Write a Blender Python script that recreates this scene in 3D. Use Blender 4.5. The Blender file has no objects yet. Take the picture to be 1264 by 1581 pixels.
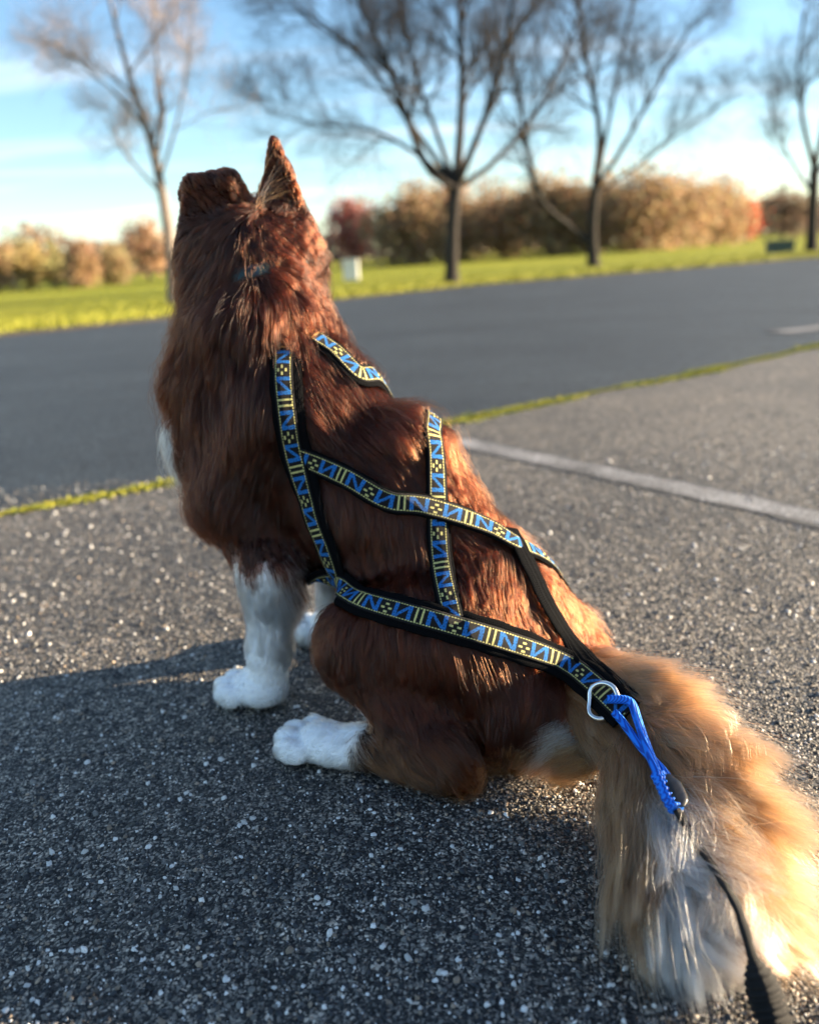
import bpy, math, random
import numpy as np
from mathutils import Vector, Matrix, kdtree

# ------------------------------------------------------------------ camera, sky, sun, exposure
scene = bpy.context.scene
col = scene.collection
RNG = np.random.default_rng(7)
random.seed(7)

F_PX, CXP, CYP, CAM_H = 1266.0, 632.0, 790.5, 0.6          # photograph is 1264 x 1581
PITCH, ROLL = math.radians(17.4), math.radians(3.6)
FWD = np.array([0, math.cos(PITCH), -math.sin(PITCH)])
_r0 = np.array([1.0, 0, 0]); _u0 = np.cross(_r0, FWD)
CR = _r0 * math.cos(ROLL) - _u0 * math.sin(ROLL)
CU = _u0 * math.cos(ROLL) + _r0 * math.sin(ROLL)
CAMP = np.array([0, 0, CAM_H])

cam_data = bpy.data.cameras.new('camera')
cam = bpy.data.objects.new('camera', cam_data); col.objects.link(cam)
cam.matrix_world = Matrix(((CR[0], CU[0], -FWD[0], 0), (CR[1], CU[1], -FWD[1], 0), (CR[2], CU[2], -FWD[2], CAM_H), (0, 0, 0, 1)))
cam_data.sensor_fit = 'HORIZONTAL'; cam_data.sensor_width = 36.0
cam_data.lens = 36.0 * F_PX / 1264.0
cam_data.clip_start = 0.02; cam_data.clip_end = 3000
cam_data.dof.use_dof = True; cam_data.dof.focus_distance = 0.86; cam_data.dof.aperture_fstop = 3.5
scene.camera = cam

SUN_EL, SUN_AZ = math.radians(10.5), math.radians(9.0)      # azimuth measured from +X towards +Y
SUNV = np.array([math.cos(SUN_EL) * math.cos(SUN_AZ), math.cos(SUN_EL) * math.sin(SUN_AZ), math.sin(SUN_EL)])
sun_data = bpy.data.lights.new('sun', 'SUN'); sun_data.energy = 5.0; sun_data.angle = math.radians(0.55)
sun_data.color = (1.0, 0.80, 0.55)
sun = bpy.data.objects.new('sun', sun_data); col.objects.link(sun)
sun.location = (30, 6, 12); sun.rotation_euler = Vector(-SUNV).to_track_quat('-Z', 'Y').to_euler()

world = bpy.data.worlds.new('World'); scene.world = world; world.use_nodes = True
wt = world.node_tree; wn = wt.nodes; wl = wt.links
for n in list(wn): wn.remove(n)
sky = wn.new('ShaderNodeTexSky'); sky.sky_type = 'NISHITA'; sky.sun_disc = False
sky.sun_elevation = SUN_EL; sky.sun_rotation = math.pi / 2 - SUN_AZ
sky.air_density = 1.0; sky.dust_density = 0.15; sky.ozone_density = 2.8
tcw = wn.new('ShaderNodeTexCoord')
sep = wn.new('ShaderNodeSeparateXYZ'); wl.new(tcw.outputs['Generated'], sep.inputs[0])
# project the view direction on a cloud plane, so streaks flatten towards the horizon
def wmath(op, a, b=None):
    n = wn.new('ShaderNodeMath'); n.operation = op
    for i, v in enumerate((a, b)):
        if v is None: continue
        if isinstance(v, (int, float)): n.inputs[i].default_value = v
        else: wl.new(v, n.inputs[i])
    return n.outputs[0]
zc = wmath('MAXIMUM', wmath('ADD', sep.outputs['Z'], 0.10), 0.03)
u_ = wmath('DIVIDE', sep.outputs['X'], zc); v_ = wmath('DIVIDE', sep.outputs['Y'], zc)
cmb = wn.new('ShaderNodeCombineXYZ'); wl.new(u_, cmb.inputs[0]); wl.new(v_, cmb.inputs[1])
mp = wn.new('ShaderNodeMapping'); wl.new(cmb.outputs[0], mp.inputs[0])
mp.inputs['Scale'].default_value = (0.40, 1.9, 1); mp.inputs['Rotation'].default_value = (0, 0, math.radians(-12)); mp.inputs['Location'].default_value = (3.3, 1.7, 0)
nz = wn.new('ShaderNodeTexNoise'); nz.inputs['Scale'].default_value = 1.0; nz.inputs['Detail'].default_value = 6; nz.inputs['Roughness'].default_value = 0.55
wl.new(mp.outputs[0], nz.inputs['Vector'])
cr = wn.new('ShaderNodeValToRGB'); wl.new(nz.outputs['Fac'], cr.inputs[0])
cr.color_ramp.elements[0].position = 0.50; cr.color_ramp.elements[0].color = (0, 0, 0, 1)
cr.color_ramp.elements[1].position = 0.76; cr.color_ramp.elements[1].color = (1, 1, 1, 1)
cf = wmath('MULTIPLY', cr.outputs[0], 0.62)
mx = wn.new('ShaderNodeMix'); mx.data_type = 'RGBA'; wl.new(cf, mx.inputs['Factor'])
wl.new(sky.outputs[0], mx.inputs['A']); mx.inputs['B'].default_value = (4.4, 4.6, 4.9, 1)
bg = wn.new('ShaderNodeBackground'); bg.inputs['Strength'].default_value = 0.062
wl.new(mx.outputs['Result'], bg.inputs['Color'])
wo = wn.new('ShaderNodeOutputWorld'); wl.new(bg.outputs[0], wo.inputs['Surface'])

scene.view_settings.view_transform = 'Standard'; scene.view_settings.look = 'None'
scene.view_settings.gamma = 1.0; scene.view_settings.use_curve_mapping = False
scene.view_settings.exposure = 2.5
scene.render.engine = 'CYCLES'
scene.cycles.use_denoising = True
scene.cycles.max_bounces = 8; scene.cycles.diffuse_bounces = 3; scene.cycles.glossy_bounces = 4; scene.cycles.transmission_bounces = 6; scene.cycles.transparent_max_bounces = 6
scene.cycles.caustics_reflective = False; scene.cycles.caustics_refractive = False

# ------------------------------------------------------------------ helpers
def ray(px, py): return FWD + CR * (px - CXP) / F_PX - CU * (py - CYP) / F_PX
def gnd(px, py, z=0.0):
    d = ray(px, py); return CAMP + d * ((z - CAM_H) / d[2])
def atY(px, py, Y):
    d = ray(px, py); return CAMP + d * (Y / d[1])

def tag(o, label=None, cat=None, group=None, kind=None):
    if label: o['label'] = label
    if cat: o['category'] = cat
    if group: o['group'] = group
    if kind: o['kind'] = kind
    return o
def empty(name, loc=(0, 0, 0), rz=0.0):
    o = bpy.data.objects.new(name, None); col.objects.link(o); o.location = loc; o.rotation_euler = (0, 0, rz); o.empty_display_size = 0.05
    return o
def mesh_np(name, V, polys, mat, parent=None, vcol=None, smooth=False, mats=None, midx=None):
    """polys: list of int arrays (n,k)"""
    V = np.asarray(V, np.float32)
    me = bpy.data.meshes.new(name)
    me.vertices.add(len(V)); me.vertices.foreach_set('co', V.ravel())
    tot = sum(p.size for p in polys); npoly = sum(len(p) for p in polys)
    me.loops.add(tot); me.polygons.add(npoly)
    me.loops.foreach_set('vertex_index', np.concatenate([np.asarray(p, np.int32).ravel() for p in polys]))
    ls = []; off = 0
    for p in polys:
        ls.append(off + np.arange(len(p)) * p.shape[1]); off += p.size
    me.polygons.foreach_set('loop_start', np.concatenate(ls).astype(np.int32))
    if smooth: me.polygons.foreach_set('use_smooth', np.ones(npoly, bool))
    if midx is not None: me.polygons.foreach_set('material_index', np.asarray(midx, np.int32))
    me.update(calc_edges=True)
    for m in (mats or [mat]): me.materials.append(m)
    if vcol is not None:
        vcol = np.asarray(vcol, np.float32)
        dom = 'POINT' if len(vcol) == len(V) else 'FACE'
        a = me.attributes.new('col', 'FLOAT_COLOR', dom)
        a.data.foreach_set('color', np.concatenate([vcol, np.ones((len(vcol), 1), np.float32)], 1).ravel())
    o = bpy.data.objects.new(name, me); col.objects.link(o)
    if parent is not None: o.parent = parent
    return o

class Geo:
    """collects pieces of one mesh"""
    def __init__(s): s.V = []; s.Q = []; s.T = []; s.C = []; s.n = 0
    def add(s, V, Q=None, T=None, c=None):
        V = np.asarray(V, float); s.V.append(V)
        if Q is not None and len(Q): s.Q.append(np.asarray(Q) + s.n)
        if T is not None and len(T): s.T.append(np.asarray(T) + s.n)
        if c is not None:
            c = np.asarray(c, float); s.C.append(np.broadcast_to(c, (len(V), 3)) if c.ndim == 1 else c)
        s.n += len(V)
    def tube(s, P, R, sides=6, cap=True, c=None, twist=0.0, flat=None, up=None):
        P = np.asarray(P, float); R = np.broadcast_to(np.asarray(R, float), (len(P),))
        T = np.gradient(P, axis=0); T /= np.linalg.norm(T, axis=1)[:, None] + 1e-12
        ref = np.array([0, 0, 1.0]) if up is None else np.asarray(up, float)
        if abs(T[0] @ ref) > .95: ref = np.array([1.0, 0, 0])
        A = np.zeros_like(P); a = np.cross(T[0], ref); a /= np.linalg.norm(a)
        for i in range(len(P)):
            a = a - T[i] * (a @ T[i]); a /= np.linalg.norm(a) + 1e-12; A[i] = a
        B = np.cross(T, A)
        th = np.linspace(0, 2 * math.pi, sides, endpoint=False)
        ca, sa = np.cos(th), np.sin(th) * (flat if flat else 1.0)
        V = P[:, None, :] + R[:, None, None] * (A[:, None, :] * ca[None, :, None] + B[:, None, :] * sa[None, :, None])
        n = len(P); i = np.arange(n - 1)[:, None] * sides; j = np.arange(sides)[None, :]; j2 = (j + 1) % sides
        Q = np.stack([i + j, i + j2, i + sides + j2, i + sides + j], -1).reshape(-1, 4)
        T3 = []
        V = V.reshape(-1, 3)
        if cap:
            V = np.concatenate([V, P[:1], P[-1:]]); c0 = n * sides; jj = np.arange(sides); k = (jj + 1) % sides
            T3 = np.concatenate([np.stack([np.full(sides, c0), k, jj], 1), np.stack([np.full(sides, c0 + 1), (n - 1) * sides + jj, (n - 1) * sides + k], 1)])
        s.add(V, Q, T3, c)
    def box(s, c0, size, rz=0.0, c=None, bev=0.0):
        x, y, z = np.asarray(size) / 2
        V = np.array([(a * x, b * y, d * z) for a in (-1, 1) for b in (-1, 1) for d in (-1, 1)])
        ca, sa = math.cos(rz), math.sin(rz)
        V = np.stack([V[:, 0] * ca - V[:, 1] * sa, V[:, 0] * sa + V[:, 1] * ca, V[:, 2]], 1) + np.asarray(c0)
        s.add(V, [(0, 1, 3, 2), (4, 6, 7, 5), (0, 4, 5, 1), (2, 3, 7, 6), (0, 2, 6, 4), (1, 5, 7, 3)], None, c)
    def build(s, name, mat, parent=None, smooth=False):
        P = []
        if s.Q: P.append(np.concatenate(s.Q))
        if s.T: P.append(np.concatenate(s.T))
        vc = np.concatenate(s.C) if s.C and sum(len(c) for c in s.C) == s.n else None
        return mesh_np(name, np.concatenate(s.V), P, mat, parent, vc, smooth)

def smooth_path(P, n):
    """Catmull-Rom through P, resampled to n points at even arc length"""
    P = np.asarray(P, float)
    E = np.concatenate([[2 * P[0] - P[1]], P, [2 * P[-1] - P[-2]]]); out = []
    for i in range(1, len(E) - 2):
        t = np.linspace(0, 1, 24, endpoint=False)[:, None]
        a, b, c, d = E[i - 1], E[i], E[i + 1], E[i + 2]
        out.append(.5 * (2 * b + (c - a) * t + (2 * a - 5 * b + 4 * c - d) * t**2 + (3 * b - a - 3 * c + d) * t**3))
    out = np.concatenate(out + [P[-1:]])
    s = np.concatenate([[0], np.cumsum(np.linalg.norm(np.diff(out, axis=0), axis=1))])
    q = np.linspace(0, s[-1], n)
    return np.stack([np.interp(q, s, out[:, k]) for k in range(3)], 1)
def plen(P): return float(np.linalg.norm(np.diff(P, axis=0), axis=1).sum())

# ---- materials
class Mat:
    def __init__(s, name, rough=0.7, metal=0.0, spec=0.5):
        s.m = bpy.data.materials.new(name); s.m.use_nodes = True; s.t = s.m.node_tree; s.n = s.t.nodes
        s.b = s.n['Principled BSDF']; s.set('Roughness', rough); s.set('Metallic', metal); s.set('Specular IOR Level', spec)
    def set(s, k, v): s.b.inputs[k].default_value = v; return s
    def node(s, typ, ins=None, **kw):
        nd = s.n.new(typ)
        for k, v in kw.items(): setattr(nd, k, v)
        for k, v in (ins or {}).items():
            if hasattr(v, 'is_output') or isinstance(v, bpy.types.NodeSocket): s.t.links.new(v, nd.inputs[k])
            else: nd.inputs[k].default_value = v
        return nd
    def link(s, a, k): s.t.links.new(a, s.b.inputs[k]); return s
    def attr(s, name='col'): return s.node('ShaderNodeAttribute', attribute_name=name).outputs['Color']
    def coord(s, k='Object'): return s.node('ShaderNodeTexCoord').outputs[k]
    def ramp(s, fac, stops, interp='LINEAR'):
        r = s.node('ShaderNodeValToRGB', {'Fac': fac}); cr = r.color_ramp; cr.interpolation = interp
        while len(cr.elements) < len(stops): cr.elements.new(0.5)
        for e, (p, c) in zip(cr.elements, stops):
            e.position = p; e.color = (*c, 1) if len(c) == 3 else c
        return r.outputs['Color']
    def noise(s, vec, scale, detail=3, rough=0.5): return s.node('ShaderNodeTexNoise', {'Vector': vec, 'Scale': scale, 'Detail': detail, 'Roughness': rough}).outputs['Fac']
    def math(s, op, a, b=0.0, c=0.0):
        return s.node('ShaderNodeMath', {0: a, 1: b, 2: c}, operation=op).outputs[0]
    def mix(s, fac, a, b, mode='MIX'):
        nd = s.n.new('ShaderNodeMix'); nd.data_type = 'RGBA'; nd.blend_type = mode
        for k, v in ((0, fac), (6, a), (7, b)):
            if isinstance(v, bpy.types.NodeSocket): s.t.links.new(v, nd.inputs[k])
            else: nd.inputs[k].default_value = v if k == 0 else ((*v, 1) if len(v) == 3 else v)
        return nd.outputs[2]
    def bump(s, h, strength=0.5, dist=0.002, normal=None):
        ins = {'Height': h, 'Strength': strength, 'Distance': dist}
        if normal is not None: ins['Normal'] = normal
        o = s.node('ShaderNodeBump', ins).outputs[0]; s.link(o, 'Normal'); return o
def attr_mat(name, rough=0.8, spec=0.3, jitter=0.0, scale=40):
    m = Mat(name, rough, spec=spec); c = m.attr()
    if jitter:
        n = m.noise(m.coord(), scale, 4); c = m.mix(jitter, c, m.ramp(n, [(0.25, (0.25, 0.25, 0.25)), (0.75, (1.6, 1.6, 1.6))]), 'MULTIPLY')
    m.link(c, 'Base Color'); return m.m

# ------------------------------------------------------------------ the setting: parking lot, lawn, seam, paint
SEAM_D = np.array([0.821, 0.571]); SEAM_P = np.array([0.157, 2.958]); SEAM_N = np.array([-SEAM_D[1], SEAM_D[0]])

def asphalt(name, dark, tint):
    m = Mat(name, 0.62, spec=0.45); co = m.coord()
    warp = m.node('ShaderNodeTexNoise', {'Vector': co, 'Scale': 60.0, 'Detail': 2.0}).outputs['Color']
    wv = m.node('ShaderNodeVectorMath', {0: warp, 1: (0.5, 0.5, 0.5)}, operation='SUBTRACT').outputs[0]
    wv = m.node('ShaderNodeVectorMath', {0: wv, 3: 0.010}, operation='SCALE').outputs[0]
    vec = m.node('ShaderNodeVectorMath', {0: co, 1: wv}, operation='ADD').outputs[0]
    v1 = m.node('ShaderNodeTexVoronoi', {'Vector': vec, 'Scale': 215.0, 'Randomness': 1.0}, feature='F1')
    v2 = m.node('ShaderNodeTexVoronoi', {'Vector': vec, 'Scale': 420.0, 'Randomness': 1.0}, feature='F1')
    sep = m.node('ShaderNodeSeparateColor', {0: v1.outputs['Color']})
    c1 = m.ramp(sep.outputs[0], [(0.0, (0.007, 0.0075, 0.009)), (0.36, (0.016, 0.0165, 0.018)), (0.54, (0.11, 0.107, 0.102)), (0.74, (0.26, 0.24, 0.215)), (0.92, (0.44, 0.40, 0.35)), (1.0, (0.66, 0.63, 0.58))])
    sep2 = m.node('ShaderNodeSeparateColor', {0: v2.outputs['Color']})
    c2 = m.ramp(sep2.outputs[1], [(0.0, (0.005, 0.0055, 0.0065)), (0.50, (0.014, 0.0145, 0.016)), (0.76, (0.15, 0.143, 0.133)), (1.0, (0.48, 0.45, 0.41))])
    # a stone shows where the cell centre is near, binder and fines between
    st = m.ramp(v1.outputs['Distance'], [(0.30, (1, 1, 1)), (0.52, (0, 0, 0))])
    c = m.mix(st, c2, c1)
    v3 = m.node('ShaderNodeSeparateColor', {0: m.node('ShaderNodeTexVoronoi', {'Vector': vec, 'Scale': 105.0, 'Randomness': 1.0}, feature='F1').outputs['Color']})
    c = m.mix(1.0, c, m.ramp(v3.outputs[1], [(0.0, (0.45, 0.46, 0.48)), (0.5, (0.9, 0.9, 0.9)), (1.0, (1.75, 1.70, 1.62))]), 'MULTIPLY')
    big = m.noise(co, 1.3, 5, 0.6)
    c = m.mix(1.0, c, m.ramp(big, [(0.3, (0.72, 0.72, 0.73)), (0.7, (1.25, 1.22, 1.18))]), 'MULTIPLY')
    pat = m.noise(m.node('ShaderNodeMapping', {'Vector': co, 'Rotation': (0.0, 0.0, 0.61), 'Scale': (0.25, 1.1, 1.0)}).outputs[0], 0.9, 6, 0.65)
    c = m.mix(1.0, c, m.ramp(pat, [(0.36, (0.66, 0.67, 0.70)), (0.5, (1.0, 1.0, 1.0)), (0.66, (1.30, 1.27, 1.22))]), 'MULTIPLY')
    c = m.mix(1.0, c, tint, 'MULTIPLY')
    m.link(c, 'Base Color')
    hgt = m.math('MULTIPLY', m.math('SUBTRACT', 1.0, v1.outputs['Distance']), 1.0)
    hgt = m.math('ADD', hgt, m.math('MULTIPLY', v2.outputs['Distance'], -0.35))
    m.bump(hgt, 0.8, 0.0035)
    rg = m.ramp(sep.outputs[2], [(0.0, (0.45,) * 3), (1.0, (0.85,) * 3)]); m.link(rg, 'Roughness')
    return m.m
M_LOT = asphalt('worn_asphalt', 1.0, (0.88, 0.85, 0.80))
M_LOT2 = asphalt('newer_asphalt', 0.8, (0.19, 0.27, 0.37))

def sheet(name, pts, z, mat, kind='structure'):
    V = [(p[0], p[1], z) for p in pts]
    o = mesh_np(name, V, [np.arange(len(pts))[None, :]], mat)
    if kind: o['kind'] = kind
    return o
def seam(t, off=0.0): return SEAM_P + SEAM_D * t + SEAM_N * off
near_edge = [seam(t, 0.018 * math.sin(t * 3.1) + 0.010 * math.sin(t * 7.7 + 1)) for t in np.linspace(-25, 25, 260)]
sheet('parking_lot', [(25, -22), *[tuple(p) for p in near_edge[::-1]], (-22, -22)], 0.0, M_LOT)
# lawn edge (lot boundary) read off the photograph, ground points
EDGE = [(-60, -20), (-24, -2.6), (-10.5, 6.0), (-4.7, 9.97), (-0.93, 13.25), (1.6, 15.4), (4.6, 16.9), (9.43, 18.9), (22, 23.0), (60, 33)]
e3 = smooth_path([(a, b, 0) for a, b in EDGE], 240)
er = np.random.default_rng(3)
e3[:, 1] += np.convolve(er.normal(0, .16, 240), np.ones(3) / 3, 'same')
far_edge = [tuple(p) for p in near_edge]
far_lot = mesh_np('far_parking_lot', [(p[0], p[1], -0.004) for p in [(-70, -30), (70, -30), (70, 45), (-70, 45)]], [np.array([[0, 1, 2, 3]])], M_LOT2); far_lot['kind'] = 'structure'

mg = Mat('lawn_grass', 0.9, spec=0.1); co = mg.coord()
g1 = mg.noise(co, 0.16, 4, 0.6); g2 = mg.noise(co, 9.0, 5, 0.7)
cg = mg.ramp(g1, [(0.3, (0.165, 0.19, 0.018)), (0.55, (0.25, 0.255, 0.024)), (0.75, (0.32, 0.285, 0.035))])
cg = mg.mix(0.6, cg, mg.ramp(g2, [(0.3, (0.45, 0.5, 0.4)), (0.7, (1.5, 1.45, 1.4))]), 'MULTIPLY')
mg.link(cg, 'Base Color'); mg.bump(g2, 1.0, 0.08)
lv = [(p[0], p[1], 0.012) for p in e3] + [(1500, 60, 0.012), (1500, 1500, 0.012), (-1500, 1500, 0.012), (-1500, -60, 0.012)]
lawn = mesh_np('lawn', lv, [np.arange(len(lv))[None, :]], mg.m); lawn['kind'] = 'structure'
# worn dirt shoulder between lot and lawn
md = Mat('dry_verge', 0.95, spec=0.1); nn = md.noise(md.coord(), 6.0, 6, .7)
md.link(md.ramp(nn, [(0.3, (0.11, 0.085, 0.06)), (0.7, (0.24, 0.185, 0.125))]), 'Base Color'); md.bump(nn, .8, .03)
tn = np.gradient(e3, axis=0); tn /= np.linalg.norm(tn, axis=1)[:, None]; nrm = np.stack([tn[:, 1], -tn[:, 0]], 1)
wd = 0.42 + np.convolve(er.normal(0, .35, 240), np.ones(9) / 9, 'same')
A = np.stack([e3[:, 0] + nrm[:, 0] * wd, e3[:, 1] + nrm[:, 1] * wd, np.full(240, .004)], 1)
B = np.stack([e3[:, 0] - nrm[:, 0] * .4, e3[:, 1] - nrm[:, 1] * .4, np.full(240, .008)], 1)
i = np.arange(239)
vg = mesh_np('dirt_path', np.concatenate([A, B]), [np.stack([i, i + 1, i + 241, i + 240], 1)], md.m); vg['kind'] = 'structure'

# grass blades along the near lawn: uncountable
def grass_blades(n):
    r = np.random.default_rng(11)
    k = r.integers(20, 200, n); t = r.random(n)
    base = e3[k] * (1 - t[:, None]) + e3[np.minimum(k + 1, 239)] * t[:, None]
    back = r.exponential(1.8, n)
    base = base.copy(); base[:, 0] -= nrm[k, 0] * (back - .12); base[:, 1] -= nrm[k, 1] * (back - .12)
    h = r.uniform(.03, .085, n); a = r.uniform(0, 2 * math.pi, n); w = .012
    dx, dy = np.cos(a) * w, np.sin(a) * w
    ln = r.normal(0, .035, (n, 2))
    P0 = base + np.stack([dx, dy, np.full(n, .01)], 1); P1 = base - np.stack([dx, dy, np.full(n, -.01)], 1)
    P2 = base + np.stack([ln[:, 0], ln[:, 1], h], 1)
    V = np.stack([P0, P1, P2], 1).reshape(-1, 3)
    c = np.array([(0.24, 0.255, 0.025)]) * r.uniform(.6, 1.4, (n, 1)) * np.array([[1, 1, 1]]) + r.random((n, 1)) * np.array([[.08, .04, .01]])
    return V, np.arange(3 * n).reshape(-1, 3), np.repeat(c, 3, 0)
V, T, C = grass_blades(60000)
gb = mesh_np('grass_blades', V, [T], attr_mat('grass_blade', .7), None, C); tag(gb, 'bright green grass blades along the near edge of the lawn', 'grass', kind='stuff')

# mossy seam between the two asphalt surfaces
def moss(n):
    r = np.random.default_rng(5)
    t = r.uniform(-4.5, 9, n); off = r.normal(0, .021, n) * (1 + .45 * np.sin(t * 5.3) + .3 * np.sin(t * 13)) + .018 * np.sin(t * 3.1) + .010 * np.sin(t * 7.7 + 1)
    b = SEAM_P + SEAM_D * t[:, None] + SEAM_N * off[:, None]
    base = np.stack([b[:, 0], b[:, 1], np.full(n, -.002)], 1)
    h = r.uniform(.003, .012, n); a = r.uniform(0, 6.28, n); w = r.uniform(.003, .007, n)
    d = np.stack([np.cos(a) * w, np.sin(a) * w, np.zeros(n)], 1); ln = r.normal(0, .009, (n, 2))
    V = np.stack([base + d, base - d, base + np.stack([ln[:, 0], ln[:, 1], h], 1)], 1).reshape(-1, 3)
    c = np.array([(0.25, 0.265, 0.035)]) * r.uniform(.55, 1.45, (n, 1)) + r.random((n, 1))**3 * np.array([[.12, .05, .0]])
    return V, np.arange(3 * n).reshape(-1, 3), np.repeat(c, 3, 0)
V, T, C = moss(40000)
mo = mesh_np('moss', V, [T], attr_mat('moss_green', .9), None, C); tag(mo, 'yellow-green moss growing along the seam in the asphalt', 'moss', kind='stuff')

# worn white stall line, meets the seam at a right angle
mp_ = Mat('worn_white_paint', .7, spec=.3); co = mp_.coord()
al = mp_.noise(co, 130.0, 6, .8); al2 = mp_.noise(co, 3.0, 4, .6)
eg = mp_.node('ShaderNodeSeparateColor', {0: mp_.attr()}).outputs[0]
mask = mp_.ramp(mp_.math('MULTIPLY_ADD', mp_.math('ADD', al, mp_.math('MULTIPLY', al2, .45)), .70, mp_.math('MULTIPLY', eg, .25)), [(0.70, (0, 0, 0)), (0.90, (1, 1, 1))])
mp_.link(mp_.mix(mask, (0.075, 0.072, 0.068), (0.46, 0.46, 0.47)), 'Base Color'); mp_.bump(al, .6, .003)
def stripe(name, p0, p1, w, z, kind='structure'):
    p0 = np.array(p0, float); p1 = np.array(p1, float); d = (p1 - p0) / np.linalg.norm(p1 - p0); nn = np.array([-d[1], d[0]]); r = np.random.default_rng(2)
    k = 90; t = np.linspace(0, 1, k); V = []; C = []
    for q, e in ((-.62, 0.0), (-.38, 1.0), (.38, 1.0), (.62, 0.0)):
        c = p0 + (p1 - p0) * t[:, None] + nn * (q * w + r.normal(0, .005, k))[:, None]; V.append(np.c_[c, np.full(k, z)]); C.append(np.repeat([[e] * 3], k, 0) * np.clip(t / .03, .2, 1)[:, None])
    i = np.arange(k - 1); Q = np.concatenate([np.stack([i + j * k, i + 1 + j * k, i + 1 + (j + 1) * k, i + (j + 1) * k], 1) for j in range(3)])
    o = mesh_np(name, np.concatenate(V), [Q], mp_.m, None, np.concatenate(C)); o['kind'] = kind; return o
stripe('painted_stall_line', (0.10, 2.77), (2.6, -0.66), .10, .0016)
stripe('painted_stall_line', (2.35, 5.18), (3.9, 5.75), .16, .0005)

# loose and embedded stone chips: uncountable
def chips():
    r = np.random.default_rng(21)
    n1 = 60000; y = .42 + (r.random(n1) ** 1.5) * 2.0; x = r.uniform(-1, 1, n1) * (.28 + .62 * y)
    s = r.lognormal(math.log(.0015), .45, n1).clip(.0006, .0045)
    big = r.random(n1) < .007; s = np.where(big, r.uniform(.003, .0052, n1), s)
    hue = r.random(n1); val = r.random(n1)
    C = np.where((hue < .58)[:, None], np.array([.015, .0165, .0195]) * (.5 + 1.6 * val)[:, None],
        np.where((hue < .76)[:, None], np.array([.15, .145, .135]) * (.5 + .9 * val)[:, None],
        np.where((hue < .87)[:, None], np.array([.30, .23, .165]) * (.5 + .8 * val)[:, None], np.array([.80, .78, .74]) * (.7 + .35 * val)[:, None])))
    C = np.where((big & (val > .35))[:, None], np.array([.72, .70, .66]) * (.6 + .55 * hue)[:, None], C)
    k = 6; th = np.linspace(0, 2 * math.pi, k, endpoint=False)[None, :] + r.uniform(0, 6.28, (n1, 1)) + r.normal(0, .16, (n1, k))
    el = r.uniform(.45, 1, n1)[:, None]; ro = r.uniform(0, 6.28, n1)[:, None]
    def ring(f, z):
        rad = s[:, None] * f * r.uniform(.75, 1.15, (n1, k)); ux, uy = np.cos(th) * rad, np.sin(th) * rad * el
        return np.stack([x[:, None] + ux * np.cos(ro) - uy * np.sin(ro), y[:, None] + ux * np.sin(ro) + uy * np.cos(ro), z], -1)
    tz = (s * r.uniform(.25, .75, n1))[:, None]
    tilt = r.normal(0, .22, (n1, k)) * s[:, None]
    R0 = ring(1.05, np.full((n1, k), -.0012)); R1 = ring(.78, tz + tilt)
    top = R1.mean(1, keepdims=True) + np.array([0, 0, 1]) * (tz * .18)[:, :, None]
    V = np.concatenate([R0, R1, top], 1).reshape(-1, 3)
    j = np.arange(k); j2 = (j + 1) % k; base = (np.arange(n1) * (2 * k + 1))[:, None, None]
    Q = (np.stack([j, j2, j2 + k, j + k], 1)[None] + base).reshape(-1, 4)
    T = (np.stack([j + k, j2 + k, np.full(k, 2 * k)], 1)[None] + base).reshape(-1, 3)
    return V, Q, T, np.repeat(C, 2 * k + 1, 0)
V, Q, T, C = chips()
ch = mesh_np('stone_chips', V, [Q, T], attr_mat('stone_chip', .55, .5, .35, 900), None, C)
tag(ch, 'pale and dark stone chips bedded in the near asphalt', 'gravel', kind='stuff')

# ------------------------------------------------------------------ bare trees beside the lot
def bark_mat(name, c0, c1):
    m = Mat(name, .9, spec=.15); co = m.coord()
    mpn = m.node('ShaderNodeMapping', {'Vector': co, 'Scale': (14.0, 14.0, 2.2)}).outputs[0]
    n = m.noise(mpn, 1.0, 6, .65); m.link(m.ramp(n, [(.3, c0), (.7, c1)]), 'Base Color'); m.bump(n, 1.0, .03); return m.m
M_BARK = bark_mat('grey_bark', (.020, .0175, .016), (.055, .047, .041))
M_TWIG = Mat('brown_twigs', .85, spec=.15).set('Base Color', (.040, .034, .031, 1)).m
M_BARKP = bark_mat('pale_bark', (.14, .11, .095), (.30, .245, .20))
M_TWIGP = Mat('pale_twigs', .85, spec=.15).set('Base Color', (.34, .27, .24, 1)).m

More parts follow.
